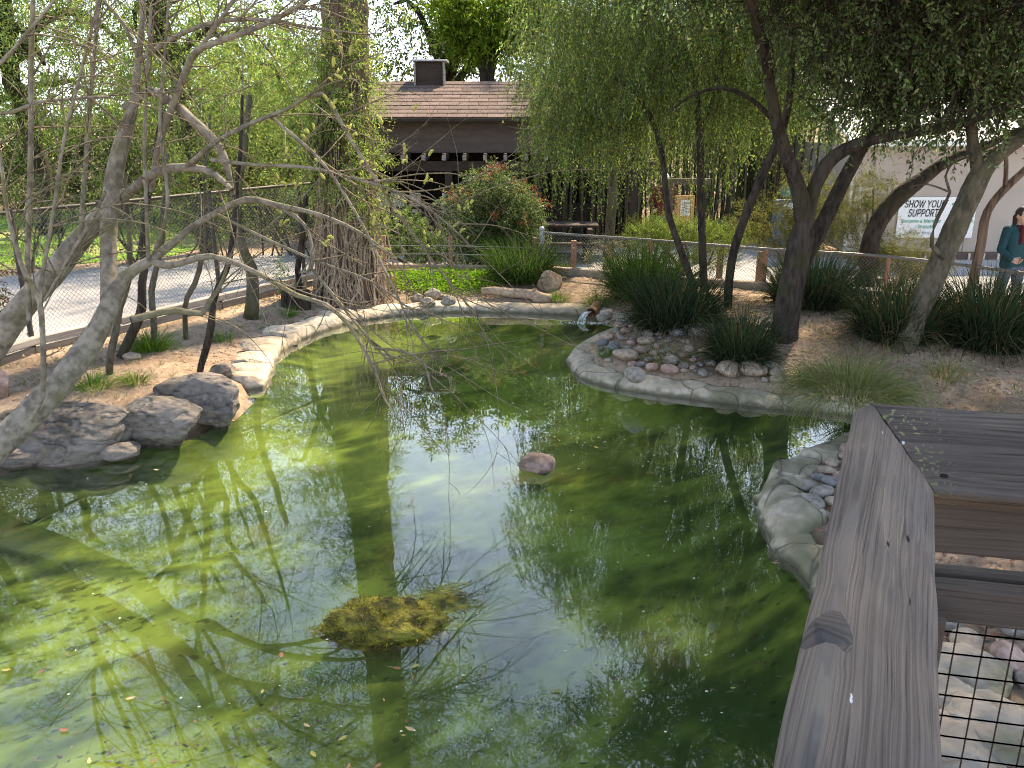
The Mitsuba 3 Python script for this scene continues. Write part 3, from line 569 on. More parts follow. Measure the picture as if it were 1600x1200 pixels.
mb = MB(); q = rngof(15); n = 2600; X, Y = q.uniform(1.9, 4.2, n), q.uniform(2.2, 5.2, n); ok = grid_at(_hs, X, Y) > .30; X, Y = X[ok], Y[ok]; n = len(X)
leaves(mb, np.stack([X, Y, grid_at(_hz, X, Y) + q.uniform(.008, .03, n)], 1), np.c_[q.normal(size=(n, 2)), q.normal(0, .3, n)], np.c_[q.normal(0, .5, (n, 2)), np.ones(n)], q.uniform(.03, .08, n), q.uniform(.014, .034, n), palette(q, n, [(.16, .075, .055), (.12, .07, .05), (.22, .14, .10), (.09, .055, .045)], .3))
add('leaf_litter', mb.mesh(), 'mat_vc', color=mb.colors(), label='red brown leaf litter on the narrow bank behind the railing', kind='stuff')
mb = MB(); n = 1500; X, Y = q.uniform(-3.2, 1.9, n), 2.6 + q.exponential(1.0, n); ok = (grid_at(_hs, X, Y) < -.25) & (meshkit.fbm(np.stack([X * 1.4, Y * 2.4, 0 * X], -1), 3) > q.uniform(.38, .62, n)); X, Y = X[ok], Y[ok]; n = len(X); a = q.normal(.5, .6, n)
leaves(mb, np.stack([X, Y, np.full(n, -.085)], 1), np.c_[np.cos(a), np.sin(a), q.normal(0, .15, n)], np.c_[q.normal(0, .3, (n, 2)), np.ones(n)], q.uniform(.02, .075, n), q.uniform(.006, .022, n), palette(q, n, [(.02, .028, .010), (.028, .036, .012), (.035, .028, .014), (.05, .055, .02)], .3))
add('sunken_leaves', mb.mesh(), 'mat_vc', color=mb.colors(), label='dark sunken leaves and algae scraps under the foreground water', kind='stuff')
# litter
lr = rngof(9); mb = MB(); n = 32000
X, Y = lr.uniform(-6.2, 7.5, n), lr.uniform(2.6, 15, n); s = grid_at(_hs, X, Y); ok = (s > .25) & (-sdist(bank, X, Y) > .1) & (meshkit.fbm(np.stack([X, Y, 0 * X], -1) * 1.2, 3) > lr.uniform(.25, .75, n))
X, Y = X[ok], Y[ok]; Z = grid_at(_hz, X, Y) + .010; m = len(X)
leaves(mb, np.stack([X, Y, Z], 1), np.c_[lr.normal(size=(m, 2)), lr.normal(0, .2, m)], np.c_[lr.normal(0, .4, (m, 2)), np.ones(m)], lr.uniform(.03, .075, m), lr.uniform(.012, .03, m), palette(lr, m, [(.24, .15, .08), (.16, .10, .06), (.34, .26, .15), (.12, .08, .055), (.28, .13, .08)], .25))
add('leaf_litter', mb.mesh(), 'mat_vc', color=mb.colors(), label='dry brown leaf litter scattered over the banks', kind='stuff')
# floating leaves
def float_leaf(p, s, a, col):
    mb = MB(); u = np.linspace(0, 1, 6); w = np.sin(np.pi * u ** .8) * s * .20; xs_ = (u - .5) * s; up = .006 + .18 * s * (u - .5) ** 2
    v = np.vstack([np.c_[xs_, w, up + .01 * s], np.c_[xs_, 0 * w, up], np.c_[xs_, -w, up + .01 * s]]); k = np.arange(5)
    f = np.vstack([np.stack([k, k + 6, k + 7], 1), np.stack([k, k + 7, k + 1], 1), np.stack([k + 6, k + 12, k + 13], 1), np.stack([k + 6, k + 13, k + 7], 1)])
    v = v @ rotz(a).T + p; mb.put(v, f, col)
    add('floating_leaf', mb.mesh(), 'mat_vc', color=mb.colors(), label='fallen leaf floating on the green foreground water', cat='leaf', group='fallen leaves floating on the pond', smooth=True)
fr = rngof(31)
spots = [(205, 1092), (255, 1092), (105, 1023), (10, 1048), (65, 1050), (305, 1128), (545, 1198), (440, 1025), (410, 1082), (480, 1135), (140, 1190), (100, 1142), (635, 1128), (640, 1140), (630, 1150), (620, 1045), (648, 1042), (645, 1060), (600, 1095), (590, 1198), (720, 1064), (1145, 1076), (870, 1080), (1210, 880), (370, 966), (245, 735), (932, 700), (535, 1155), (490, 1180), (240, 1190)]
for x, y in spots: float_leaf(on_z(x, y, .003), fr.uniform(.022, .060), fr.uniform(0, 6.3), palette(fr, 1, [(.24, .19, .06), (.20, .11, .06), (.27, .23, .12), (.13, .06, .04), (.17, .16, .05)])[0])
# drifting algae threads by the mossy rock
mb = MB(); ar = rngof(77)
for k in range(130):
    c = on_z(690 + ar.normal(0, 22), 938 + ar.normal(0, 10), .004); a = ar.normal(.1, .5); ln = ar.uniform(.03, .12)
    u = np.array([math.cos(a), math.sin(a), 0]); mb.tube([c - u * ln, c + np.r_[ar.normal(0, .01, 2), 0], c + u * ln], .0022, 3, False)
add('algae_threads', mb.mesh(), 'mat_mossy', label='yellow algae threads drifting right of the mossy rock', kind='stuff')
# ------------------------------------------------------------------ buildings
# brown shingle-roofed building at the back
bb = thing('brown_building', 'dark brown building with a brown shingle roof and open shaded front at the back', 'building')
for k, (a, b) in enumerate([((.075, .055, .047), (.13, .096, .083)), ((.09, .065, .056), (.15, .11, .095)), ((.065, .047, .04), (.115, .085, .074))]):
    mat(f'mat_shingle_{k}', proc(lambda p, n, uv, a=a, b=b: mix(a, b, fbm(p.x * 12, p.y * 12, p.z * 20, 3))), 0.9, 0.2)
mat('mat_brown', proc(lambda p, n, uv: mix((.085, .064, .056), (.13, .098, .086), fbm(p.x * 4, p.y * 4, p.z * 12, 3))), 0.85, 0.25)
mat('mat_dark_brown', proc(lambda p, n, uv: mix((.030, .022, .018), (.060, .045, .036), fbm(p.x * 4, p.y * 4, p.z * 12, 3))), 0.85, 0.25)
mat('mat_cream', (.55, .50, .42), 0.8); mat('mat_white', (.78, .78, .76), 0.7); mat('mat_paper', (.62, .62, .58), 0.8)
def part(parent, name, c, size, m, R=None, r=.01, **kw):
    t = rbox(size, min(r, min(size) * .3)); v = np.array(t.vertices)
    if R is not None: v = v @ np.asarray(R).T
    return add(name, (v + np.asarray(c), t.faces), m, parent, **kw)
BX0, BX1, BY = -3.5, 3.0, 19.4
part(bb, 'fascia', ((BX0 + BX1) / 2 + .1, BY + .15, 2.50), (BX1 - BX0 - .2, .08, .72), 'mat_brown')
part(bb, 'wall', ((BX0 + BX1) / 2 + .1, BY + 2.6, 1.45), (BX1 - BX0 - .2, .12, 2.8), 'mat_dark_brown')
part(bb, 'side_wall', (BX0 + .3, BY + 1.4, 1.45), (.12, 2.3, 2.8), 'mat_dark_brown')
part(bb, 'ceiling', ((BX0 + BX1) / 2 + .1, BY + 1.4, 2.80), (BX1 - BX0 - .4, 2.4, .06), 'mat_dark_brown')
part(bb, 'gutter', ((BX0 + BX1) / 2, BY - .19, 2.835), (BX1 - BX0, .09, .07), 'mat_dark_brown')
deck_c = np.array([(BX0 + BX1) / 2, BY - .15, 2.87]); sl = math.atan2(.86, 3.3); Rr = np.stack([[1, 0, 0], [0, math.cos(sl), math.sin(sl)], [0, -math.sin(sl), math.cos(sl)]], 1)
roof = part(bb, 'roof', deck_c + Rr @ [0, 1.7, -.03], (BX1 - BX0, 3.4, .05), 'mat_dark_brown', Rr)
part(bb, 'rear_roof', deck_c + np.array([0, 4.7, .44]), (BX1 - BX0, 3.1, .05), 'mat_shingle_0', Rr.T @ np.diag([1, 1, 1]))
sp_ = [mikit.ply((np.array(rbox((.43, .42, .022), .004).vertices), rbox((.43, .42, .022), .004).faces), f'mat_shingle_{k}') for k in range(3)]
sr = rngof(12)
for r_ in range(10):
    for c_ in range(15):
        x = BX0 + .22 + c_ * .437 + (.21 if r_ % 2 else 0) - .1
        if x > BX1 - .1: continue
        k = sr.integers(3); c = deck_c + Rr @ [x - deck_c[0], .18 + r_ * .335, .018 + sr.uniform(0, .006)]
        tw = trimesh.transformations.rotation_matrix(math.radians(-2.6), [1, 0, 0])[:3, :3]
        copy('shingle', sp_[k], m44(Rr @ tw @ rotz(sr.normal(0, .008)), c), roof)
cup = part(bb, 'roof_vent', (-2.02, BY + 3.0, 3.86), (.72, .6, .66), 'mat_dark_brown')
part(cup, 'vent_cap', (-2.0, BY + 3.0, 4.21), (.84, .8, .05), 'mat_galv')
for x in (-2.37, -1.66): part(cup, 'vent_strip', (x, BY + 2.66, 3.87), (.05, .05, .64), 'mat_beam')
for k in range(14):
    x = BX0 + .35 + k * .43; part(bb, 'rafter', (x, BY - .25, 2.085), (.07, 1.5, .16), 'mat_dark_brown'); 
    part(bb, 'rafter_tip', (x, BY - 1.015, 2.085), (.07, .02, .10), 'mat_beam')
part(bb, 'pergola_beam', ((BX0 + BX1) / 2 + .1, BY - .75, 1.90), (BX1 - BX0, .12, .2), 'mat_dark_brown')
for x in (-3.15, -1.35, .55, 2.6): part(bb, 'post', (x, BY - .75, .95), (.15, .15, 1.7), 'mat_dark_brown')
part(bb, 'counter', (-.4, BY + .6, .55), (5.0, .12, .9), 'mat_dark_brown')
for k, (x, w, m) in enumerate([(-3.0, .32, 'mat_paper'), (-2.62, .3, 'mat_paper'), (-2.22, .26, 'mat_cream'), (-1.45, .3, 'mat_paper'), (-1.1, .16, 'mat_paper')]): part(bb, 'notice_sheet', (x, BY + .50 - .003 * k, 1.02), (w, .012, .45), m)
for k in range(16): part(bb, 'railing_bar', (-3.15 + k * .16, BY - .62, .62), (.03, .03, .75), 'mat_dark_brown')
part(bb, 'railing_rail', (-1.95, BY - .62, 1.02), (2.6, .05, .06), 'mat_dark_brown')

# tan fabric-sided building with the banner
tb = thing('tan_building', 'tan panel sided building with a white roof edge beyond the plaza', 'building')
def f_tan(p, n, uv):
    b = fbm(p.x * 2, p.y * 2, p.z * 2, 4); return mix((.36, .31, .265), (.43, .375, .325), b)
mat('mat_tan', proc(f_tan), 0.85, 0.2, proc(lambda p, n, uv: noise(p.x * 1.7 + p.z * 1.4, p.z * 1.0, 0) * .7 + fbm(p.x * 6, p.y * 6, p.z * 3, 2) * .3), .05)
TY, TX = 17.5, 6.85
for k in range(6): part(tb, 'wall_panel', (TX + 1.2 + k * 2.4, TY + .10, 1.30), (2.392, .12, 2.1), 'mat_tan')
part(tb, 'corner_trim', (TX - .03, TY + .03, 1.3), (.06, .06, 2.1), 'mat_cream')
part(tb, 'end_wall', (TX + .02, TY + 4.2, 1.3), (.10, 8.0, 2.1), 'mat_tan')
part(tb, 'base_board', (TX + 7.2, TY + .04, .12), (14.4, .05, .23), 'mat_brown')
for k in range(48): part(tb, 'lattice_slat', (TX + .15 + k * .3, TY + .004, .125), (.05, .02, .20), 'mat_cream')
part(tb, 'eave', (TX + 7.2, TY - .12, 2.41), (14.8, .22, .12), 'mat_white')
sl2 = math.radians(20); R2 = np.stack([[1, 0, 0], [0, math.cos(sl2), math.sin(sl2)], [0, -math.sin(sl2), math.cos(sl2)]], 1)
part(tb, 'roof', np.array([TX + 7.2, TY + 2.1, 3.25]), (14.8, 4.7, .06), 'mat_white', R2)
bn = thing('banner', 'white banner reading show your support on the tan wall', 'banner')
bl, br = at(1406, 312, TY), at(1527, 312, TY); bz1, bz0 = at(1406, 308, TY)[2], at(1406, 372, TY)[2]; bw, bh = br[0] - bl[0], bz1 - bz0
part(bn, 'sheet', ((bl[0] + br[0]) / 2, TY - .0, (bz0 + bz1) / 2), (bw, .02, bh), 'mat_white')
mat('mat_black', (.02, .02, .022), .7); mat('mat_green_ink', (.10, .33, .22), .7); mat('mat_grey_ink', (.16, .18, .20), .7); mat('mat_orange', (.50, .20, .06), .7)
Rt = np.array([[1, 0, 0], [0, 0, -1], [0, 1, 0.]])
def text(parent, s, x, z, h, m, y, bold=False, width=None, slant=0.0):
    t = meshkit.text_mesh(s, h, .003, bold); v = np.array(t.vertices)
    if width: v[:, 0] *= width / v[:, 0].max()
    v[:, 0] += v[:, 1] * slant
    v = v @ Rt.T + [x, y, z]; add('lettering', (v, t.faces), m, parent)
yb = TY - .012
text(bn, 'SHOW YOUR', bl[0] + .06 * bw, bz1 - .25 * bh, .17 * bh, 'mat_black', yb, True, .53 * bw, .12)
text(bn, 'SUPPORT', bl[0] + .12 * bw, bz1 - .47 * bh, .18 * bh, 'mat_black', yb, True, .39 * bw, .12)
text(bn, 'Become a Member', bl[0] + .05 * bw, bz1 - .62 * bh, .085 * bh, 'mat_green_ink', yb, True, .52 * bw)
text(bn, 'ment', bl[0] + .86 * bw, bz1 - .62 * bh, .085 * bh, 'mat_green_ink', yb, True, .12 * bw)
text(bn, 'Donate', bl[0] + .27 * bw, bz1 - .755 * bh, .085 * bh, 'mat_green_ink', yb, True, .22 * bw)
text(bn, 'Micke Grove', bl[0] + .16 * bw, bz1 - .90 * bh, .07 * bh, 'mat_grey_ink', yb, False, .34 * bw)
t = trimesh.creation.icosphere(subdivisions=2); v = np.array(t.vertices) * [.06, .004, .05] + [bl[0] + .91 * bw, yb, bz1 - .44 * bh]; add('emblem', (v, t.faces), 'mat_orange', bn)
t = trimesh.creation.icosphere(subdivisions=2); v = np.array(t.vertices) * [.07, .004, .035] + [bl[0] + .72 * bw, yb, bz1 - .17 * bh]; add('emblem', (v, t.faces), 'mat_green_ink', bn)
ns = thing('notice_board', 'small cream notice with a red numeral on the tan wall', 'sign')
c0, c1 = at(1337, 293, TY), at(1361, 331, TY)
part(ns, 'panel', ((c0[0] + c1[0]) / 2, TY + .0, (c0[2] + c1[2]) / 2), (c1[0] - c0[0], .02, c0[2] - c1[2]), 'mat_cream'); text(ns, '8', c1[0] - .10, c1[2] + .03, .10, mat('mat_red_ink', (.45, .08, .06), .7) or 'mat_red_ink', TY - .013, True)

# orange information board on posts, blue kiosk, distant furniture
ib = thing('information_board', 'orange information board with a white sheet between brown posts', 'sign')
IY = 17.0; a, b = at(1055, 305, IY), at(1083, 349, IY)
mat('mat_ochre', proc(lambda p, n, uv: mix((.46, .27, .12), (.55, .34, .17), fbm(p.x * 6, p.y * 6, p.z * 6, 3))), .8)
part(ib, 'panel', ((a[0] + b[0]) / 2, IY, (a[2] + b[2]) / 2), (b[0] - a[0], .04, a[2] - b[2]), 'mat_ochre')
sh = part(ib, 'sheet', ((a[0] + b[0]) / 2 + .01, IY - .03, (a[2] + b[2]) / 2 + .03), (.19, .01, .31), 'mat_paper')
mb = MB()
for k in range(9): mb.box(((a[0] + b[0]) / 2 + .01 + .05 * math.sin(k * 3), IY - .04, (a[2] + b[2]) / 2 + .14 - k * .026), (.07, .006, .008), rotz(0))
add('lettering', mb.mesh(), 'mat_grey_ink', sh)
for x in (a[0] - .10, b[0] + .11): part(ib, 'post', (x, IY + .03, .85), (.13, .13, 1.6), 'mat_brown')
part(ib, 'crossbar', ((a[0] + b[0]) / 2, IY + .03, 1.70), (.95, .15, .12), 'mat_brown')
ks = thing('kiosk', 'blue kiosk box with a white poster behind the forked tree', 'kiosk'); KY = 17.6; c = at(1236, 322, KY)
mat('mat_blue', (.07, .12, .22), .6); mat('mat_teal', (.03, .25, .30), .6)
part(ks, 'body', c + [0, .2, -.35], (.5, .4, .9), 'mat_blue'); part(ks, 'top_sign', c + [.03, .15, .27], (.34, .3, .18), 'mat_teal'); part(ks, 'poster', c + [-.05, -.004, -.08], (.2, .012, .26), 'mat_white')
bt = thing('picnic_table', 'dark picnic table in the shade left of the bamboo', 'table'); c = np.array([1.0, 17.6, 0])
part(bt, 'top', c + [0, 0, .80], (1.5, .7, .06), 'mat_dark_brown')
for s in (-1, 1):
    part(bt, 'bench', c + [0, .62 * s, .5], (1.5, .26, .05), 'mat_dark_brown'); part(bt, 'leg', c + [.55 * s, 0, .43], (.1, 1.3, .70), 'mat_dark_brown')
for k in range(7):
    x = 1.15 + k * .62; t = rbox((.10, .10, .62), .01); t.apply_translation((x, 15.9 - k * .27, .40)); add('wood_bollard', t, 'mat_red_post', label='short reddish wooden post just beyond the low fence', cat='post', group='wooden posts beyond the low fence')
place_rock('boulder', (1130, 372), (1.1, .8, .75), 131, 'mat_boulder', 'shaded tan boulder in front of the bamboo, beside the orange board', 'boulder', sink=.25)

# ------------------------------------------------------------------ people
def person(name, label, pose, cloth, foot, yaw, hgt=1.66):
    s = hgt / 1.70; k = thing(name, label, 'person'); R = rotz(yaw)
    J = {n: np.array(q, float) for n, q in pose.items()}
    def hull(a, b, ra, rb):
        A = m3.Manifold.sphere(ra, 20).translate(J[a] if isinstance(a, str) else a); B = m3.Manifold.sphere(rb, 20).translate(J[b] if isinstance(b, str) else b); return m3.Manifold.batch_hull([A, B])
    def fin(m, part_, mt, it=10, res=.022, flat=None):
        m = m.refine_to_length(res); q = m.to_mesh(); t = trimesh.Trimesh(np.array(q.vert_properties[:, :3], float), q.tri_verts)
        trimesh.smoothing.filter_taubin(t, iterations=it); v = (np.array(t.vertices) * s) @ R.T + foot
        return add(part_, (v, t.faces), mt, k, smooth=True)
    # skin: head with face, neck, hands
    hd = J['head']; m = m3.Manifold.sphere(1, 32).scale((.075, .092, .112)).translate(hd) + hull(hd + [0, .015, -.07], hd + [0, .045, -.095], .05, .032) + hull('neck', hd + [0, -.01, -.05], .052, .05)
    m += hull(hd + [0, .088, .005], hd + [0, .108, -.028], .010, .016)                           # nose
    for sx in (-1, 1): m += m3.Manifold.sphere(1, 12).scale((.014, .026, .034)).translate(hd + [sx * .076, -.005, -.005]); m += hull(hd + [sx * .018, .092, .028], hd + [sx * .05, .080, .028], .010, .008)
    m += hull(hd + [-.02, .088, -.055], hd + [.02, .088, -.055], .010, .010)
    fin(m, 'head', 'mat_skin', 4, .012)
    for sx, sd in ((-1, 'l'), (1, 'r')):
        w, h = J['wrist_' + sd], J['hand_' + sd]; u = unit(h - w); side = unit(np.cross(u, [0, 1, .2])); nrm = np.cross(side, u)
        m = hull(w, w + u * .05, .026, .03) + m3.Manifold.batch_hull([m3.Manifold.sphere(.015, 12).translate(w + u * a + side * b) for a, b in ((.03, -.028), (.03, .028), (.09, -.032), (.09, .032))])
        for q, (b, ln) in enumerate(((-.033, .07), (-.011, .08), (.011, .075), (.033, .055))):
            p0 = w + u * .09 + side * b; p1 = p0 + unit(u + nrm * .35) * ln * .5; p2 = p1 + unit(u * .6 + nrm * .9) * ln * .5
            m += hull(p0, p1, .0095, .009) + hull(p1, p2, .009, .0075)
        p0 = w + u * .035 - side * .03 * sx; p1 = p0 + unit(u - side * sx * .9) * .045; m += hull(p0, p1, .012, .010) + hull(p1, p1 + unit(u + nrm * .6) * .03, .010, .008)
        fin(m, 'hand', 'mat_skin', 3, .009)
    m = m3.Manifold.batch_hull([m3.Manifold.sphere(r, 20).translate(p) for p, r in ((J['chest'] + [-.11, 0, .04], .105), (J['chest'] + [.11, 0, .04], .105), (J['waist'] + [-.08, 0, 0], .105), (J['waist'] + [.08, 0, 0], .105))])
    m += m3.Manifold.batch_hull([m3.Manifold.sphere(r, 20).translate(p) for p, r in ((J['waist'] + [-.08, 0, 0], .105), (J['waist'] + [.08, 0, 0], .105), (J['hip'] + [-.09, 0, -.06], .112), (J['hip'] + [.09, 0, -.06], .112))])
    m += hull(J['chest'] + [0, 0, .12], 'neck', .085, .055)
    for sd in 'lr': m += hull('shoulder_' + sd, 'elbow_' + sd, .068, .052) + hull('elbow_' + sd, 'wrist_' + sd, .052, .042) + hull('shoulder_' + sd, J['chest'] + [0, 0, .10], .068, .085)
    fin(m, 'jacket', cloth[0])
    m = m3.Manifold.batch_hull([m3.Manifold.sphere(.108, 16).translate(J['hip'] + [x, 0, z]) for x in (-.08, .08) for z in (-.02, -.10)])
    for sd in 'lr': m += hull(J['hip'] + [(-.09 if sd == 'l' else .09), 0, -.06], 'knee_' + sd, .095, .066) + hull('knee_' + sd, 'ankle_' + sd, .066, .05)
    fin(m, 'trousers', cloth[1])
    for sd in 'lr':
        a_ = J['ankle_' + sd]; fin(m3.Manifold.batch_hull([m3.Manifold.sphere(r, 14).translate(a_ + q) for q, r in (([0, -.02, -.03], .045), ([0, .10, -.045], .04), ([0, .16, -.055], .03), ([0, -.05, -.05], .035))]), 'shoe', cloth[2], 3, .02)
    m = m3.Manifold.sphere(1, 24).scale((.088, .102, .10)).translate(hd + [0, -.012, .035]) - m3.Manifold.cube((.3, .2, .3), True).translate(hd + [0, .145, -.04])
    if cloth[3] == 'mat_hair': m += hull(hd + [-.05, -.06, -.02], hd + [-.05, -.07, -.14], .045, .03) + hull(hd + [.05, -.06, -.02], hd + [.05, -.07, -.14], .045, .03)
    else: m += m3.Manifold.batch_hull([m3.Manifold.sphere(.012, 10).translate(hd + q) for q in ([-.06, .07, .06], [.06, .07, .06], [-.04, .15, .045], [.04, .15, .045])])
    fin(m, 'hair' if cloth[3] == 'mat_hair' else 'cap', cloth[3], 4, .014)
    if len(cloth) > 4:
        mm = None
        for q in range(10):
            a0, a1 = q * .628, (q + 1) * .628; c_ = J['neck'] + [0, .0, -.01]
            h_ = hull(c_ + [.075 * math.cos(a0), .075 * math.sin(a0), -.01], c_ + [.075 * math.cos(a1), .075 * math.sin(a1), -.01], .036, .036); mm = h_ if mm is None else mm + h_
        mm += hull(J['neck'] + [.03, .09, -.02], J['chest'] + [.04, .115, -.06], .035, .028)
        fin(mm, 'scarf', cloth[4], 6, .014)
    return k
mat('mat_skin', (.52, .33, .24), .55); mat('mat_hair', (.035, .022, .016), .5)
def f_cloth(c): return proc(lambda p, n, uv: mi.Color3f(c) * (.8 + .4 * fbm(p.x * 25, p.y * 25, p.z * 25, 3)))
mat('mat_jacket', f_cloth((.015, .052, .062)), .9); mat('mat_jeans', f_cloth((.07, .09, .13)), .9); mat('mat_scarf', f_cloth((.07, .015, .02)), .95); mat('mat_shoe', (.04, .035, .03), .7)
mat('mat_red_shirt', f_cloth((.10, .022, .02)), .9); mat('mat_cap_white', (.62, .64, .66), .8)
POSE = dict(head=(0, .03, 1.575), neck=(0, 0, 1.42), chest=(0, 0, 1.26), waist=(0, 0, 1.07), hip=(0, 0, .93), shoulder_l=(-.185, -.01, 1.37), shoulder_r=(.185, -.01, 1.37), elbow_l=(-.25, -.03, 1.09), elbow_r=(.26, .0, 1.09),
            wrist_l=(-.20, .13, .94), wrist_r=(.20, .16, .97), hand_l=(-.17, .21, .91), hand_r=(.16, .24, .95), knee_l=(-.10, .05, .50), knee_r=(.11, -.03, .50), ankle_l=(-.10, .04, .09), ankle_r=(.12, -.12, .10))
px_ = at(1593, 350, 11.9)
person('person', 'person in a teal jacket and dark red scarf walking past the low fence', POSE, ('mat_jacket', 'mat_jeans', 'mat_shoe', 'mat_hair', 'mat_scarf'), np.array([px_[0], 11.9, .105]), math.radians(195), 1.62)
px_ = at(1038, 300, 18.0)
person('person', 'person in a white cap and red top half hidden beside the orange board', POSE, ('mat_red_shirt', 'mat_jeans', 'mat_shoe', 'mat_cap_white'), np.array([px_[0], 18.0, .1]), math.radians(170), 1.70)
# ------------------------------------------------------------------ trees
def stem(mb, rows, sides=8, step=.12, wob=0.0, seed=0, ends=None):
    """rows (px, py, radius px, Y): a limb through those points"""
    p = np.array([np.r_[at(x, y, Y), r * mpp(Y)] for x, y, r, Y in rows]); q = spline(p, step=step)
    if wob: q[:, :3] += (np.stack([meshkit.noise(q[:, :3] * 4 + seed + 9 * k) for k in range(3)], 1) - .5) * wob
    q[:, 3] = np.maximum(q[:, 3], .0015) * (1 + .16 * (meshkit.noise(q[:, :3] * 7 + seed) - .5)); mb.tube(q[:, :3], q[:, 3], sides); return q
def limb(mb, pts, sides=8, step=.15, seed=0, wob=.06):
    """pts (x, y, z, radius)"""
    q = spline(np.array(pts, float), step=step); q[:, :3] += (np.stack([meshkit.noise(q[:, :3] * 3 + seed + 9 * k) for k in range(3)], 1) - .5) * wob
    q[:, 3] *= 1 + .15 * (meshkit.noise(q[:, :3] * 6 + seed) - .5); mb.tube(q[:, :3], np.maximum(q[:, 3], .002), sides); return q
def grow(rng, p, d, ln, r, n=9, droop=.1, curl=.25):
    """a curved twig from p along d"""
    pts = [np.array(p)]; d = unit(d); b = unit(rng.normal(size=3)) * curl / n
    for k in range(n - 1): d = unit(d + b * 2 + rng.normal(size=3) * .07 + np.array([0, 0, -droop / n * (1 + k / n)])); pts.append(pts[-1] + d * ln / (n - 1))
    return np.array(pts), np.linspace(r, max(.0011, r * .22), n)
YG = [(.18, .255, .055), (.22, .295, .06), (.14, .215, .055), (.26, .30, .085)]          # fresh light green
MG = [(.105, .16, .050), (.125, .195, .055), (.16, .225, .06), (.115, .165, .07)]
DG = [(.115, .17, .075), (.15, .21, .09), (.14, .185, .105), (.20, .245, .11)]

# big dark trunk with the weeping crown (right of centre)
def tree(name, label, cat='tree'): return thing(name, label, cat)
wt = tree('weeping_tree', 'weeping tree with three slim dark trunks and a long curtain of small light green leaves', 'tree')
mb = MB(); Yb = [12.2, 12.6, gp(1138, 480)[1]]
stem(mb, [(1086, 452, 6.1, Yb[0]), (1072, 415, 5.8, Yb[0]), (1058, 375, 5.4, Yb[0]), (1046, 340, 5.4, Yb[0] + .05), (1040, 300, 4.8, Yb[0] + .1), (1034, 240, 4.1, Yb[0] + .3), (1010, 170, 3.4, Yb[0] + .5), (960, 120, 2.7, Yb[0] + .6)], 8)
add('trunk', mb.mesh(), 'mat_bark_dark', wt, smooth=True); mb = MB()
stem(mb, [(1100, 455, 6.8, Yb[1]), (1098, 400, 6.5, Yb[1]), (1096, 340, 6.1, Yb[1]), (1095, 280, 6.1, Yb[1]), (1093, 210, 5.4, Yb[1]), (1085, 130, 4.8, Yb[1]), (1060, 60, 3.4, Yb[1]), (1020, 10, 2.7, Yb[1])], 8)
stem(mb, [(1093, 210, 4.1, Yb[1]), (1120, 140, 3.4, Yb[1]), (1130, 60, 2.7, Yb[1]), (1150, -40, 2.0, Yb[1] - .3)], 6)
add('trunk', mb.mesh(), 'mat_bark_dark', wt, smooth=True); mb = MB()
stem(mb, [(1137, 482, 7.1, Yb[2]), (1139, 440, 6.8, Yb[2]), (1146, 395, 6.8, Yb[2]), (1160, 350, 6.8, Yb[2]), (1180, 300, 6.8, Yb[2]), (1202, 250, 6.8, Yb[2]), (1222, 205, 6.1, Yb[2]), (1235, 140, 5.4, Yb[2] - .2), (1238, 50, 4.1, Yb[2] - .4), (1230, -60, 3.4, Yb[2] - .6)], 8)
stem(mb, [(1222, 205, 4.1, Yb[2]), (1180, 160, 3.4, Yb[2]), (1130, 138, 3.1, Yb[2]), (1080, 150, 2.0, Yb[2]), (1040, 180, 1.4, Yb[2])], 6)
add('trunk', mb.mesh(), 'mat_bark_dark', wt, smooth=True)
wr = rngof(101); tw = MB(); mb = MB()
blob = [((.75, 13.3, 4.0), (.8, .9, 1.4)), ((1.6, 12.9, 4.4), (1.1, 1.2, 1.6)), ((2.7, 12.6, 4.6), (1.2, 1.3, 1.7)), ((3.5, 12.3, 4.6), (1.0, 1.2, 1.6)), ((1.3, 14.2, 3.6), (1.0, .9, 1.0)), ((2.4, 14.0, 3.5), (1.2, .9, 1.0)), ((3.7, 13.6, 3.4), (.9, .9, .9)), ((2.4, 13.4, 5.4), (1.3, 1.2, .6))]
vol = np.array([np.prod(r) for _, r in blob]); st = []
for (c, r), k in zip(blob, wr.multinomial(5400, vol / vol.sum())): st.append(np.array(c) + sphere_pts(wr, k, .35) * r)
st = np.vstack(st); st = st[(st[:, 0] / st[:, 1] > .0) & (meshkit.fbm(st * 1.3, 2, 3) > .40)]
strand_foliage(mb, wr, st, .8, .030, .060, .017, YG + MG, .30, tw, .34)
twig_foliage(mb, wr, [c for c, _ in blob], [r for _, r in blob], 3600, 10, .34, .058, .017, YG + MG, .7, .2, .3)
# the longest streamers low in front of the bamboo
lo = np.stack([wr.choice([.25, .34, .62, .9, 1.15, 1.5, 1.9, 2.3, 2.7, 3.05], 150) + wr.normal(0, .09, 150), wr.uniform(12.4, 13.9, 150), wr.uniform(2.5, 3.2, 150)], 1)
strand_foliage(mb, wr, lo, 1.25, .035, .06, .017, YG, .14, tw)
add('crown', mb.mesh(), 'mat_leaf', wt, color=mb.colors()); add('twigs', tw.mesh(), 'mat_bark_olive', wt, kind='stuff')

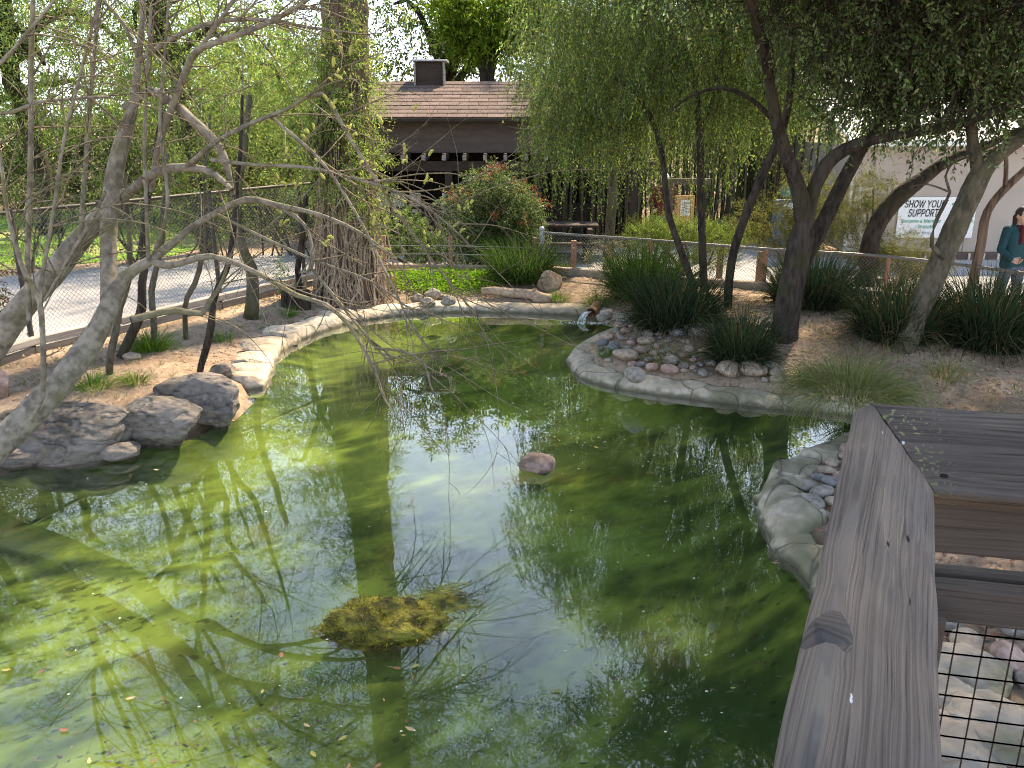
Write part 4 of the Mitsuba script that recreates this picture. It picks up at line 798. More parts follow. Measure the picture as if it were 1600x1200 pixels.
# forked dark tree
ft = tree('forked_tree', 'dark thick forked tree rising from the middle of the right bank')
Y1 = gp(1228, 532)[1]; mb = MB()
stem(mb, [(1222, 545, 25.1, Y1), (1226, 515, 21.3, Y1), (1234, 460, 19.8, Y1), (1246, 400, 19.0, Y1), (1252, 372, 18.2, Y1), (1256, 345, 15.2, Y1), (1250, 305, 12.9, Y1 - .05), (1238, 268, 10.6, Y1 - .1), (1225, 232, 9.9, Y1 - .2), (1213, 190, 9.1, Y1 - .3), (1203, 130, 7.6, Y1 - .5), (1190, 50, 6.1, Y1 - .9), (1150, -60, 5.3, Y1 - 1.6), (1120, -200, 3.8, Y1 - 2.4)], 12)
stem(mb, [(1246, 415, 12.2, Y1 - .02), (1254, 365, 13.7, Y1 - .03), (1262, 325, 12.2, Y1), (1274, 290, 10.6, Y1), (1292, 256, 10.6, Y1 - .05), (1320, 234, 9.9, Y1 - .1), (1362, 218, 9.1, Y1 - .2), (1410, 208, 8.4, Y1 - .3), (1470, 200, 7.6, Y1 - .5), (1540, 180, 6.1, Y1 - .8), (1620, 140, 4.6, Y1 - 1.2)], 10)
stem(mb, [(1238, 470, 10.6, Y1 + .08), (1250, 420, 12.9, Y1 + .12), (1275, 370, 12.2, Y1 + .2), (1300, 320, 11.4, Y1 + .25), (1322, 275, 10.6, Y1 + .25), (1345, 235, 9.1, Y1 + .2), (1385, 170, 7.6, Y1 + .1), (1420, 90, 6.1, Y1), (1450, -20, 4.6, Y1 - .2)], 10)
stem(mb, [(1203, 130, 6.1, Y1 - .5), (1180, 40, 5.3, Y1 - 1.2), (1140, -120, 4.6, Y1 - 2.4), (1110, -300, 3.8, Y1 - 3.6), (1100, -600, 2.3, Y1 - 4.8)], 8)
stem(mb, [(1385, 170, 6.1, Y1), (1400, 60, 5.3, Y1 - .8), (1390, -150, 4.6, Y1 - 2.0), (1360, -450, 3.0, Y1 - 3.4)], 8)
add('trunk', mb.mesh(), 'mat_bark_dark', ft, smooth=True)
gr = rngof(202); mb = MB(); tw = MB()
cs = [((3.9, 9.6, 3.9), (1.1, 1.2, .75)), ((4.9, 9.3, 4.1), (1.2, 1.2, .9)), ((4.6, 9.3, 3.05), (.75, .6, .42)), ((5.6, 9.8, 3.3), (.9, .8, .5)), ((3.4, 8.4, 4.9), (1.1, 1.3, .9)), ((3.0, 7.0, 5.4), (1.1, 1.3, .8)), ((2.6, 5.7, 5.9), (.95, 1.1, .7)), ((4.4, 7.4, 5.2), (1.2, 1.3, .8)), ((3.9, 5.8, 5.7), (1.1, 1.1, .7)), ((4.2, 10.4, 5.2), (1.3, 1.2, 1.0)), ((2.7, 9.6, 4.6), (.9, .9, .6)), ((3.1, 4.6, 6.3), (1.1, .9, .6)), ((2.2, 4.2, 6.7), (1.1, .9, .5)), ((1.7, 3.3, 6.9), (.9, .8, .45)), ((3.2, 3.4, 6.9), (1.0, .8, .45)), ((2.5, 3.7, 6.3), (1.0, .7, .4)), ((1.3, 9.3, 5.0), (.8, .8, .5)), ((1.9, 9.2, 4.4), (.8, .7, .5)), ((.95, 8.4, 5.3), (.6, .7, .4)), ((3.0, 8.9, 4.0), (.9, .5, .6)), ((3.9, 8.8, 3.75), (.9, .5, .5)), ((4.9, 8.5, 3.75), (.9, .5, .5)), ((5.9, 8.4, 3.6), (.9, .6, .5)), ((4.5, 9.7, 3.25), (.9, .6, .42)), ((3.95, 10.1, 3.05), (.6, .5, .4)), ((4.3, 10.3, 3.6), (.9, .7, .55)), ((5.0, 11.0, 4.4), (1.1, .8, .8)), ((2.1, 8.2, 4.7), (.8, .9, .5)), ((1.6, 7.2, 5.0), (.7, .8, .4)), ((2.6, 7.2, 4.8), (.8, .8, .5))]
twig_foliage(mb, gr, [c for c, r in cs], [r for c, r in cs], 10500, 11, .36, .066, .029, DG + MG[:2], .35, .15, .3, tw)
add('crown', mb.mesh(), 'mat_gloss_leaf', ft, color=mb.colors()); add('twigs', tw.mesh(), 'mat_bark_dark', ft, kind='stuff')

# leaning olive tree at the right
lt = tree('leaning_tree', 'olive barked tree leaning right beside the grass tuft on the right bank')
Y3 = gp(1412, 552)[1]; mb = MB()
stem(mb, [(1402, 566, 21.6, Y3), (1414, 540, 18.6, Y3), (1436, 485, 17.4, Y3), (1458, 435, 17.4, Y3), (1482, 380, 17.4, Y3), (1510, 318, 16.8, Y3), (1536, 265, 15.6, Y3), (1562, 240, 11.4, Y3 - .05), (1600, 212, 10.2, Y3 - .1), (1660, 160, 8.4, Y3 - .3), (1750, 60, 6.0, Y3 - .6)], 12)
stem(mb, [(1530, 278, 10.8, Y3), (1523, 240, 9.0, Y3), (1518, 205, 7.8, Y3), (1522, 150, 6.6, Y3 - .1), (1535, 80, 5.4, Y3 - .3), (1540, -40, 4.2, Y3 - .6)], 10)
stem(mb, [(1474, 402, 5.4, Y3 - .1), (1456, 384, 3.3, Y3 - .15), (1460, 352, 2.7, Y3 - .15), (1472, 326, 3.0, Y3 - .15), (1484, 300, 2.4, Y3 - .12), (1477, 276, 2.1, Y3 - .1), (1492, 250, 2.1, Y3 - .1), (1524, 240, 1.8, Y3 - .05)], 6)
stem(mb, [(1484, 300, 1.8, Y3 - .12), (1450, 288, 1.3, Y3 - .2), (1420, 292, 0.9, Y3 - .25)], 5)
add('trunk', mb.mesh(), 'mat_bark_olive', lt, smooth=True)
gr = rngof(303); mb = MB(); tw = MB()
cs = [((5.6, 8.6, 4.0), (1.0, 1.0, .8)), ((6.6, 9.0, 3.9), (1.1, 1.1, .8)), ((5.3, 8.2, 4.9), (1.3, 1.3, .8)), ((7.2, 8.4, 4.7), (1.3, 1.3, 1.0)), ((6.0, 10.4, 4.0), (1.2, 1.0, .7)), ((6.3, 6.4, 5.2), (1.2, 1.3, .8)), ((5.0, 6.2, 5.9), (1.1, 1.2, .7)), ((7.3, 10.2, 3.5), (.9, .8, .6))]
twig_foliage(mb, gr, [c for c, r in cs], [r for c, r in cs], 3100, 11, .34, .068, .031, DG, .3, .15, .3, tw)
add('crown', mb.mesh(), 'mat_gloss_leaf', lt, color=mb.colors()); add('twigs', tw.mesh(), 'mat_bark_dark', lt, kind='stuff')

bt2 = tree('bowed_tree', 'black bowed trunk leaning right between the fence and the tan building')
mb = MB(); stem(mb, [(1350, 446, 13.6, 13.3), (1356, 400, 12.9, 13.3), (1366, 360, 13.6, 13.3), (1385, 328, 13.6, 13.3), (1410, 302, 12.9, 13.3), (1440, 280, 10.9, 13.3), (1480, 252, 8.2, 13.3), (1540, 228, 6.1, 13.2), (1620, 190, 4.1, 13)], 10); add('trunk', mb.mesh(), 'mat_bark_dark', bt2, smooth=True)
gr = rngof(304); mb = MB(); twig_foliage(mb, gr, [(6.9, 12.6, 3.6), (8.3, 12.6, 4.2), (5.5, 12.8, 3.8), (6.4, 12.2, 4.6), (7.8, 12.4, 5.2), (5.2, 12.6, 2.9), (5.8, 13.4, 5.2), (4.6, 13.2, 4.9), (7.2, 13.6, 5.6), (5.15, 12.9, 3.15), (5.9, 12.9, 3.1)], [(1.2, .8, .5), (1.3, 1.0, .8), (1.0, .8, .7), (1.2, .9, .7), (1.3, 1.0, .8), (.5, .5, .4), (1.5, 1.2, .9), (1.2, 1.1, .8), (1.5, 1.2, .9), (.9, .6, .5), (.8, .5, .35)], 3900, 11, .34, .06, .025, MG, .4, .15, .3); add('crown', mb.mesh(), 'mat_leaf', bt2, color=mb.colors())
st2 = tree('slim_tree', 'slim brown tree beyond the low fence, nearest the walking person')
mb = MB(); stem(mb, [(1512, 482, 7.5, 11.9), (1522, 430, 7.1, 11.9), (1533, 380, 6.8, 11.9), (1538, 345, 6.8, 11.9), (1550, 318, 6.0, 11.9), (1575, 290, 5.6, 11.9), (1610, 258, 5.2, 11.9), (1680, 190, 3.8, 11.9)], 8); stem(mb, [(1570, 295, 3.8, 11.9), (1572, 255, 3.0, 11.9), (1568, 200, 2.2, 11.9)], 6); add('trunk', mb.mesh(), 'mat_bark_red', st2, smooth=True)
gr = rngof(305); mb = MB(); twig_foliage(mb, gr, [(8.6, 11.6, 4.2), (7.4, 11.7, 4.3)], [(1.0, .9, .7), (.8, .7, .6)], 500, 11, .34, .06, .025, MG, .4, .15, .3); add('crown', mb.mesh(), 'mat_leaf', st2, color=mb.colors())
st3 = tree('slim_tree', 'slim dark tree behind the low fence in front of the bamboo')
mb = MB(); stem(mb, [(950, 420, 9, 15.8), (953, 360, 8, 15.8), (957, 300, 8, 15.8), (955, 230, 7, 15.8), (948, 140, 5, 15.8), (940, 60, 4, 15.8)], 8); add('trunk', mb.mesh(), 'mat_bark_olive', st3, smooth=True)
gr = rngof(306); mb = MB(); s_ = np.c_[gr.normal(1.9, .7, 260), gr.normal(15.8, .6, 260), gr.uniform(2.6, 5.2, 260)]; strand_foliage(mb, gr, s_, 1.3, .05, .065, .018, YG, .3); add('crown', mb.mesh(), 'mat_leaf', st3, color=mb.colors())

# tall vine covered trunk
bg = tree('tall_trunk', 'very tall thick brown trunk wrapped in dry vines at the far left bank')
c = gp(545, 472); Yt = c[1] + .3; mb = MB(); cx = at(547, 470, Yt)[0]
limb(mb, [(cx, Yt, -.1, .54), (cx, Yt, .3, .47), (cx + .03, Yt, 1.2, .42), (cx + .09, Yt, 2.6, .38), (cx + .16, Yt, 4.2, .34), (cx + .26, Yt, 7, .34), (cx + .38, Yt + .1, 11, .32), (cx + .4, Yt + .2, 16, .22), (cx, Yt + .2, 21, .06)], 18, .2, 3, .05)
add('trunk', mb.mesh(), 'mat_bark_red', bg, smooth=True)
vr = rngof(44); mb = MB()
for k in range(170):
    a = vr.uniform(0, 6.28); zt_ = vr.uniform(.8, 3.2); n = 9; z = np.linspace(.1, zt_, n); tw_ = np.cumsum(vr.normal(0, .10, n)); rr = .44 - .03 * z + vr.uniform(.0, .09) + .12 * np.exp(-z * 2)
    if vr.uniform() < .25: rr = rr + .22 * vr.uniform() * sstep(zt_, .3, z)
    mb.tube(np.c_[cx + .03 * z + rr * np.cos(a + tw_), Yt + rr * np.sin(a + tw_), z], vr.uniform(.005, .014), 4, False)
add('dry_vines', mb.mesh(), 'mat_dry_vine', bg, kind='stuff')
mb = MB(); twig_foliage(mb, vr, [(cx, Yt, 14), (cx - 1.2, Yt, 13.2), (cx + 1.0, Yt + .5, 15.5), (cx, Yt, 18), (cx - .2, Yt - .2, 7.6), (cx + 1.5, Yt, 8.4), (cx - 1.8, Yt, 8.0), (cx + 2.9, Yt - .3, 9.0), (cx + .3, Yt, 10.4)], [(1.6, 1.6, 1.2), (1.4, 1.4, 1.0), (1.4, 1.4, 1.2), (1.3, 1.3, 2.4), (1.6, 1.4, 1.0), (1.5, 1.4, 1.1), (1.5, 1.4, 1.1), (1.4, 1.3, 1.1), (2.2, 1.8, 1.3)], 3600, 11, .5, .10, .03, DG, .4, .2, .3); add('crown', mb.mesh(), 'mat_leaf', bg, color=mb.colors())

# pale leaning tree at the left with its bare catkin twigs
wl = tree('leaning_catkin_tree', 'pale leaning bare tree with catkin twigs reaching over the left of the pond')
mb = MB(); LS = []
def ls(rows, sides=8): LS.append(stem(mb, rows, sides, .1)); return LS[-1]
ls([(-80, 775, 27.2, 6.2), (-20, 712, 25.6, 6.3), (40, 655, 23.2, 6.5), (100, 590, 20.8, 6.7), (145, 530, 18.4, 6.9), (172, 478, 15.2, 7.0), (196, 432, 9.6, 7.1), (234, 408, 7.2, 7.15), (265, 384, 6.0, 7.2), (302, 354, 5.2, 7.3), (340, 332, 4.8, 7.3), (385, 312, 5.2, 7.3), (440, 322, 4.0, 7.2), (500, 336, 3.2, 7.1), (560, 362, 2.4, 7.0), (620, 405, 1.6, 6.9)], 12)
ls([(-90, 640, 21.6, 6.9), (-20, 556, 20.8, 7.0), (35, 480, 19.2, 7.1), (85, 425, 17.6, 7.2), (125, 375, 16.0, 7.3), (160, 335, 13.6, 7.4), (185, 312, 10.4, 7.45), (198, 300, 7.2, 7.5)], 12)
ls([(172, 480, 14, 7.05), (170, 420, 12, 7.2), (170, 360, 12, 7.3), (175, 300, 13, 7.4), (185, 245, 12, 7.45), (198, 200, 10, 7.5), (210, 160, 7, 7.5), (216, 100, 5, 7.5), (222, 40, 4, 7.5), (224, -60, 3, 7.5)], 10)
ls([(196, 170, 6, 7.5), (235, 142, 6.5, 7.5), (270, 160, 7, 7.4), (300, 186, 7, 7.3), (328, 212, 7, 7.25), (348, 240, 6, 7.2), (358, 275, 4.5, 7.2), (364, 305, 3, 7.2)])
ls([(190, 312, 8, 7.45), (222, 284, 7.5, 7.4), (252, 266, 7, 7.3), (300, 262, 6, 7.2), (335, 272, 5, 7.1), (362, 296, 3.5, 7.0)])
ls([(236, 300, 3.5, 7.4), (246, 235, 4.5, 7.35), (270, 165, 5, 7.3), (292, 108, 5, 7.2), (308, 80, 5, 7.15), (350, 62, 4.5, 7.0), (400, 44, 4, 6.9), (470, 8, 3, 6.8), (520, -40, 2.4, 6.7)])
ls([(306, 84, 3.5, 7.15), (338, 40, 3, 7.1), (362, 4, 2.5, 7.0), (380, -50, 2, 7.0)], 6)
ls([(214, 98, 3.5, 7.5), (250, 72, 3.5, 7.4), (300, 46, 3.3, 7.3), (355, 32, 3.1, 7.2), (420, 32, 2.8, 7.1), (490, 44, 2.5, 7.0), (556, 52, 2, 6.9)], 6)
ls([(46, 500, 4, 6.9), (44, 400, 4.5, 6.9), (47, 300, 4.4, 6.9), (49, 200, 4.2, 6.9), (49, 100, 4, 6.9), (52, 0, 3.5, 6.9), (54, -100, 3, 6.9)], 6)
ls([(48, 655, 3.5, 6.4), (66, 622, 4, 6.4), (68, 560, 4.2, 6.4), (62, 470, 4.2, 6.4), (40, 430, 3.8, 6.4), (24, 380, 3.5, 6.4), (12, 330, 3, 6.4), (4, 270, 2.6, 6.4), (-10, 180, 2, 6.4)], 6)
ls([(62, 470, 3, 6.4), (68, 420, 3, 6.5), (84, 330, 2.8, 6.5), (100, 220, 2.5, 6.5), (130, 100, 2.2, 6.5), (150, 20, 2, 6.5)], 6)
ls([(126, 380, 4, 7.2), (132, 280, 3.6, 7.2), (142, 150, 3.2, 7.2), (150, 60, 3, 7.2), (156, -40, 2.5, 7.2)], 6)
ls([(232, 405, 3.4, 7.1), (229, 320, 3.2, 7.1), (226, 220, 3, 7.1), (230, 120, 2.6, 7.1), (236, 10, 2.2, 7.1)], 6)
ls([(240, 400, 3.4, 7.15), (262, 320, 3, 7.15), (250, 200, 2.6, 7.2), (256, 100, 2.3, 7.2), (266, -20, 2, 7.2)], 6)
ls([(70, 470, 2.2, 6.8), (110, 400, 3, 6.8), (140, 350, 3, 6.8), (165, 300, 2.5, 6.8)], 6)
ls([(238, 408, 6, 7.15), (262, 415, 5.5, 7.1), (292, 408, 5, 7.0), (330, 400, 4.5, 6.9), (375, 414, 4.2, 6.8), (420, 436, 4, 6.7), (465, 462, 4, 6.6), (510, 476, 3.8, 6.5), (545, 508, 3.4, 6.4), (570, 548, 3, 6.3), (590, 590, 2.4, 6.3), (602, 625, 1.8, 6.2), (630, 662, 1.2, 6.2)], 8)
ls([(205, 500, 6, 7.2), (236, 492, 5.5, 7.3), (275, 485, 5, 7.4), (315, 490, 4.5, 7.5), (328, 470, 4, 7.5), (345, 445, 3, 7.5), (362, 395, 2, 7.5)], 8)
ls([(-40, 180, 3, 6.6), (20, 175, 3.2, 6.6), (60, 160, 3, 6.6), (110, 155, 2.6, 6.7), (170, 150, 2, 6.8)], 6)
ls([(-60, 140, 3, 6.0), (0, 100, 3, 6.0), (40, 55, 2.6, 6.0), (85, 0, 2.2, 6.0), (110, -40, 2, 6.0)], 6)
ls([(165, 5, 2.4, 6.8), (195, 40, 2.6, 6.9), (215, 90, 2.6, 7.0)], 6)
ls([(290, 262, 4, 7.2), (340, 220, 3.4, 7.0), (400, 190, 3, 6.9), (450, 170, 2.8, 6.8), (502, 146, 3, 6.8), (540, 205, 3, 6.8), (565, 246, 2.8, 6.8), (600, 300, 2.5, 6.8), (645, 366, 2.2, 6.8), (695, 432, 1.8, 6.8), (748, 498, 1.2, 6.8)], 6)
ls([(330, 250, 3, 7.1), (400, 258, 2.8, 7.0), (480, 262, 2.6, 6.9), (560, 280, 2.4, 6.8), (640, 308, 2, 6.8), (700, 350, 1.6, 6.7), (735, 385, 1.2, 6.7)], 6)
ls([(400, 312, 3.5, 7.25), (445, 328, 3.2, 7.2), (476, 352, 3, 7.1), (489, 390, 3, 7.0), (486, 420, 3, 6.9), (468, 426, 2, 6.9)], 6)
ls([(486, 418, 2.4, 6.9), (520, 460, 2.4, 6.9), (560, 510, 2.2, 6.8), (590, 545, 2, 6.7), (612, 570, 1.6, 6.7)], 6)
ls([(340, 335, 2.4, 7.2), (420, 375, 2.2, 7.1), (500, 410, 2, 7.0), (580, 440, 1.8, 6.9), (650, 490, 1.4, 6.9)], 6)
ls([(420, 180, 2.4, 6.9), (500, 250, 2.4, 6.8), (560, 340, 2.2, 6.7), (600, 420, 2, 6.6), (640, 500, 1.8, 6.5), (680, 560, 1.4, 6.5)], 6)
ls([(585, 545, 2.2, 6.35), (625, 548, 2.2, 6.3), (662, 566, 2, 6.3), (672, 600, 1.6, 6.3), (690, 640, 1.2, 6.3), (702, 668, .8, 6.3)], 6)
add('trunk', mb.mesh(), 'mat_bark_pale', wl, smooth=True)
tr = rngof(77); mb = MB(); ends = []
def proj(p): q = p - [0, 0, CAM_H]; a = q[1] * CP - q[2] * SP; return 800 + FPX * q[0] / a, 600 - FPX * (q[1] * SP + q[2] * CP) / a
wts = np.array([np.linalg.norm(np.diff(q[:, :3], axis=0), axis=1).sum() for q in LS[3:]]); wts /= wts.sum()
for k in range(250):
    q = LS[3 + tr.choice(len(wts), p=wts)]; i = tr.integers(len(q) // 4, len(q)); tg = unit(q[min(i + 1, len(q) - 1), :3] - q[max(i - 1, 0), :3])
    d = tg * .8 + tr.normal(size=3) * .55 + [.25, -.05, .12]; ln = tr.uniform(.4, 1.5); pts, rr = grow(tr, q[i, :3], d, ln, min(q[i, 3] * .6, .007), 10, tr.uniform(0, .5), .5); mb.tube(pts, rr, 4, False); ends.append(pts)
for k in range(560):
    q = ends[tr.integers(250)]; i = tr.integers(2, len(q) - 1); tg = unit(q[i + 1] - q[i - 1]); pts, rr = grow(tr, q[i], tg * .8 + tr.normal(size=3) * .6, tr.uniform(.15, .6), .003, 7, tr.uniform(0, .4), .5); mb.tube(pts, rr, 3, False); ends.append(pts)
# tangle over the water round (640, 590)
for k in range(45):
    p = at(tr.uniform(590, 680), tr.uniform(540, 650), 6.3 + tr.normal(0, .1)); pts, rr = grow(tr, p, tr.normal(size=3) * [1, .5, 1] + [0, 0, -.3], tr.uniform(.12, .35), .0028, 6, .2, .5); mb.tube(pts, rr, 3, False)
add('twigs', mb.mesh(), 'mat_twig', wl, smooth=True, kind='stuff')
def catkin_mesh(bend):
    n = 9; u = np.linspace(0, 1, n); a = bend * u; pts = np.stack([np.cumsum(np.sin(a)) / n, 0 * u, np.cumsum(np.cos(a)) / n], 1) * .058
    m = MB(); m.tube(pts, .0075 * np.sin(np.pi * np.clip(u * .9 + .08, 0, 1)) ** .6 + .0012, 7); v, f = m.mesh(); return (v + (meshkit.noise(v * 900) - .5)[:, None] * .003, f)
ck = [mikit.ply(catkin_mesh(b), 'mat_catkin', smooth=True) for b in (.3, .9, 1.6, 2.6)]
cnt = 0; order = tr.permutation(len(ends))
for e in order:
    p = ends[e][-1]; x, y = proj(p)
    if not (420 < x < 740 and 60 < y < 420) or cnt >= 95: continue
    for j in range(tr.integers(1, 4)):
        q = ends[e][-1 - j] if j < len(ends[e]) - 1 else p; copy('catkin', ck[tr.integers(4)], m44(rotz(tr.uniform(0, 6.28)) @ trimesh.transformations.rotation_matrix(tr.normal(0, .6), [1, 0, 0])[:3, :3], q, tr.uniform(.85, 1.5)), wl); cnt += 1

# slender stems along the left fence
SL = [([(312, 592, 5, 0), (320, 548, 6, .05), (332, 505, 6, .1), (330, 472, 5, .15), (345, 440, 5, .2), (362, 400, 4.5, .3), (366, 330, 4, .4), (374, 250, 3, .5), (380, 150, 2, .6)], 'slender dark stem standing closest to the pale pond rim'),
      ([(190, 560, 8, 0), (206, 525, 8, .1), (222, 480, 7, .1), (222, 420, 6, .2), (226, 350, 5, .3), (240, 260, 4, .4), (260, 140, 3, .5)], 'crooked dark stem behind the fork of the pale tree'),
      ([(172, 585, 6, 0), (178, 540, 6, 0), (190, 480, 5, .1), (205, 420, 4, .1), (200, 330, 4, .2), (180, 220, 3, .3)], 'thin stem half hidden by the pale leaning trunk'),
      ([(292, 530, 4, 0), (290, 480, 4, 0), (310, 425, 4, .1), (322, 370, 3, .1), (318, 280, 2.5, .2), (330, 180, 2, .3)], 'thinnest stem in front of the fence netting'),
      ([(392, 497, 12, 0), (396, 460, 10, 0), (394, 420, 9, .1), (382, 395, 7, .1), (372, 350, 6, .1), (378, 260, 5, .2), (390, 150, 4, .3)], 'brown lit trunk by the fence end left of the vine wrapped trunk'),
      ([(244, 545, 5, 0), (240, 500, 5, 0), (236, 455, 5, .1), (248, 400, 4, .2), (256, 330, 4, .3), (262, 240, 3, .4)], 'olive stem beside the bright grass tuft on the left bank')]
for rows, lab in SL:
    b = gp(rows[0][0], rows[0][1]); mb = MB(); k = tree('slender_tree', lab); stem(mb, [(x, y, r, b[1] + dy) for x, y, r, dy in rows], 7, .12, .05, len(lab))
    q = spline(np.array([np.r_[at(x, y, b[1] + dy), 0] for x, y, r, dy in rows]), step=.12)[:, :3]; ar2 = rngof(len(lab)); sm = MB()
    for j in range(16):
        i = ar2.integers(len(q) // 3, len(q)); pts, rr = grow(ar2, q[i], ar2.normal(size=3) + [0, 0, .4], ar2.uniform(.3, .9), .005, 7, .2, .4); sm.tube(pts, rr, 4, False)
    add('trunk', mb.mesh(), 'mat_bark_dark' if 'crooked' in lab or 'closest' in lab else 'mat_bark_olive', k, smooth=True); add('twigs', sm.mesh(), 'mat_twig', k, kind='stuff')
    lm = MB(); twig_foliage(lm, ar2, [q[-1], q[len(q) * 2 // 3]], [(.5, .5, .5), (.4, .4, .4)], 34, 7, .2, .05, .016, YG, .2, .1); add('crown', lm.mesh(), 'mat_leaf', k, color=lm.colors())
sk = thing('tree_stump', 'dark cut stump at the end of the left fence', 'stump'); c = gp(462, 478); mb = MB(); limb(mb, [(c[0], c[1], -.05, .30), (c[0], c[1], .12, .24), (c[0] + .02, c[1], .42, .22)], 14, .06, 5, .02); add('wood', mb.mesh(), 'mat_bark_dark', sk, smooth=40)

# light green trees beyond the left fence, dark trees at the back
def bush_tree(name, label, base, trunk_r, blobs, n, per, tl, L, W, cols, seed, m='mat_leaf', droop=.35, bark_='mat_bark_dark', shell=.15, tw=False):
    k = tree(name, label); r = rngof(seed); mb = MB(); top = np.mean([c for c, _ in blobs], 0)
    limb(mb, [(*base, trunk_r), (base[0] * .8 + top[0] * .2, base[1] * .8 + top[1] * .2, base[2] * .6 + top[2] * .4, trunk_r * .8), (*top, trunk_r * .45)], 8, .4, seed, .2)
    for c, rad in blobs: limb(mb, [(*(np.array(base) * .35 + top * .65), trunk_r * .5), (*(np.array(c) * .6 + top * .4), trunk_r * .35), (*c, trunk_r * .15)], 6, .4, seed, .3)
    add('trunk', mb.mesh(), bark_, k, smooth=True); mb = MB()
    twig_foliage(mb, r, [c for c, _ in blobs], [q for _, q in blobs], n, per, tl, L, W, cols, droop, shell, .32); add('crown', mb.mesh(), m, k, color=mb.colors())
    return k
bush_tree('light_green_tree', 'bright yellow green tree behind the vine wrapped trunk', (-3.6, 16.4, .1), .14, [((-3.9, 16.0, 2.6), (.9, .8, 1.1)), ((-3.2, 16.0, 3.6), (.9, .9, .9)), ((-4.5, 16.2, 3.8), (1.1, 1.0, 1.0)), ((-2.8, 15.9, 2.3), (.5, .5, .9))], 1300, 12, .4, .075, .022, YG, 11)
bush_tree('light_green_tree', 'slim leafy tree standing in front of the vine wrapped trunk', (-3.3, 13.1, .15), .05, [((-2.65, 12.8, 2.4), (.5, .4, .8)), ((-2.35, 12.9, 3.4), (.5, .4, .8)), ((-2.95, 12.9, 3.3), (.5, .5, .8)), ((-2.1, 12.8, 2.0), (.35, .3, .6)), ((-2.55, 12.85, 4.3), (.5, .4, .6))], 1300, 11, .32, .06, .018, YG, 15)
bush_tree('light_green_tree', 'bright leafy tree across the path in the upper left', (-6.6, 18.5, .1), .2, [((-6.4, 18.0, 3.2), (1.3, 1.2, 1.3)), ((-5.4, 18.2, 3.6), (1.0, .9, 1.0)), ((-7.6, 18.5, 4.6), (1.5, 1.3, 1.4)), ((-7.0, 18.4, 5.4), (1.3, 1.3, 1.1)), ((-6.6, 18.6, 7.4), (1.7, 1.4, 1.3)), ((-9, 18.5, 8.2), (1.9, 1.5, 1.4)), ((-7.6, 17.6, 9.6), (2.0, 1.5, 1.2))], 3600, 12, .5, .09, .026, YG + MG[:1], 12)
bush_tree('light_green_tree', 'broad light green tree over the lawn at the upper left', (-11.5, 21.5, .1), .3, [((-10.5, 20.5, 4.0), (1.8, 1.5, 1.6)), ((-12.5, 21, 4.6), (2.0, 1.6, 1.7)), ((-9.2, 21.5, 4.6), (1.6, 1.4, 1.8)), ((-11, 21.5, 6.3), (2.4, 1.8, 1.2)), ((-11.5, 21.5, 8.6), (2.6, 1.9, 1.5)), ((-11.5, 18.0, 7.4), (1.8, 1.5, 1.5)), ((-13, 19, 9.6), (2.2, 1.6, 1.4)), ((-14.5, 21, 4.4), (1.8, 1.5, 1.8))], 4200, 12, .6, .11, .032, YG + MG[:2], 13)
bush_tree('dark_green_tree', 'dark feathery tree in the top left corner', (-8.9, 12.0, .1), .22, [((-8.3, 11.5, 3.6), (1.1, 1.1, 1.1)), ((-7.4, 11.8, 4.4), (1.1, 1.1, 1.0)), ((-9.6, 12, 4.2), (1.3, 1.2, 1.3)), ((-8.0, 12.3, 2.7), (.8, .8, .6)), ((-8.4, 12.2, 6.0), (1.5, 1.4, 1.1))], 2400, 12, .42, .065, .016, MG + DG[:2], 14)
bg_list = [('big dark tree left of the roof vent', (-6.5, 30, 0), [((-6.8, 29, 3.9), (3.0, 2, 1.9)), ((-9.6, 29.5, 5.6), (2.6, 2, 2))], MG), ('dark tree directly behind the roof vent', (-2.2, 29, 0), [((-2.6, 28, 4.8), (1.7, 1.4, 1.3)), ((-1.0, 28.5, 5.8), (1.6, 1.4, 1.4)), ((-2.4, 28.4, 7.6), (1.2, 1.2, .8)), ((-3.6, 28.6, 6.3), (.8, 1, .7)), ((.2, 28.4, 4.6), (1.6, 1.4, 1.5))], DG), ('bright sunlit tree top above the brown roof', (-.6, 26.5, 0), [((-.9, 26.2, 5.3), (1.0, .8, .55)), ((.3, 26.4, 5.9), (.9, .8, .6)), ((-1.6, 26.3, 5.9), (.6, .6, .35))], [(.14, .20, .02), (.11, .17, .02)]), ('tall dark tree behind the weeping curtain', (3.2, 27, 0), [((2.2, 26, 4.5), (2.0, 1.5, 2.2)), ((4.4, 26.5, 5.2), (2.2, 1.5, 2.4)), ((3.2, 26.5, 8.0), (2.2, 1.5, 1.8))], DG), ('dark tree left of the tan building', (6.6, 25, 0), [((6.2, 24, 3.6), (1.8, 1.2, 2.2)), ((7.4, 24.5, 5.2), (1.8, 1.4, 2.0))], DG), ('tree rising behind the tan building', (12, 29, 0), [((11, 28, 5), (2.6, 2, 2)), ((14.5, 28.5, 5.5), (2.8, 2, 2.2)), ((18, 28.5, 5), (2.6, 2, 2.2))], MG), ('dark tree at the far left behind the lawn', (-18, 29, 0), [((-17, 28, 3.5), (3.2, 2, 2.8)), ((-21, 28, 4.5), (3.2, 2, 3)), ((-13, 28.5, 3.5), (2.6, 2, 2.6)), ((-16, 28.5, 7), (3, 2, 2))], MG + DG), ('dense tree between the lawn and the roof', (-10, 27, 0), [((-10.2, 26, 2.6), (2.0, 1.5, 2.0)), ((-7.6, 25.5, 2.6), (1.6, 1.4, 2.0)), ((-5.4, 25, 2.8), (1.5, 1.2, 2.0))], MG)]
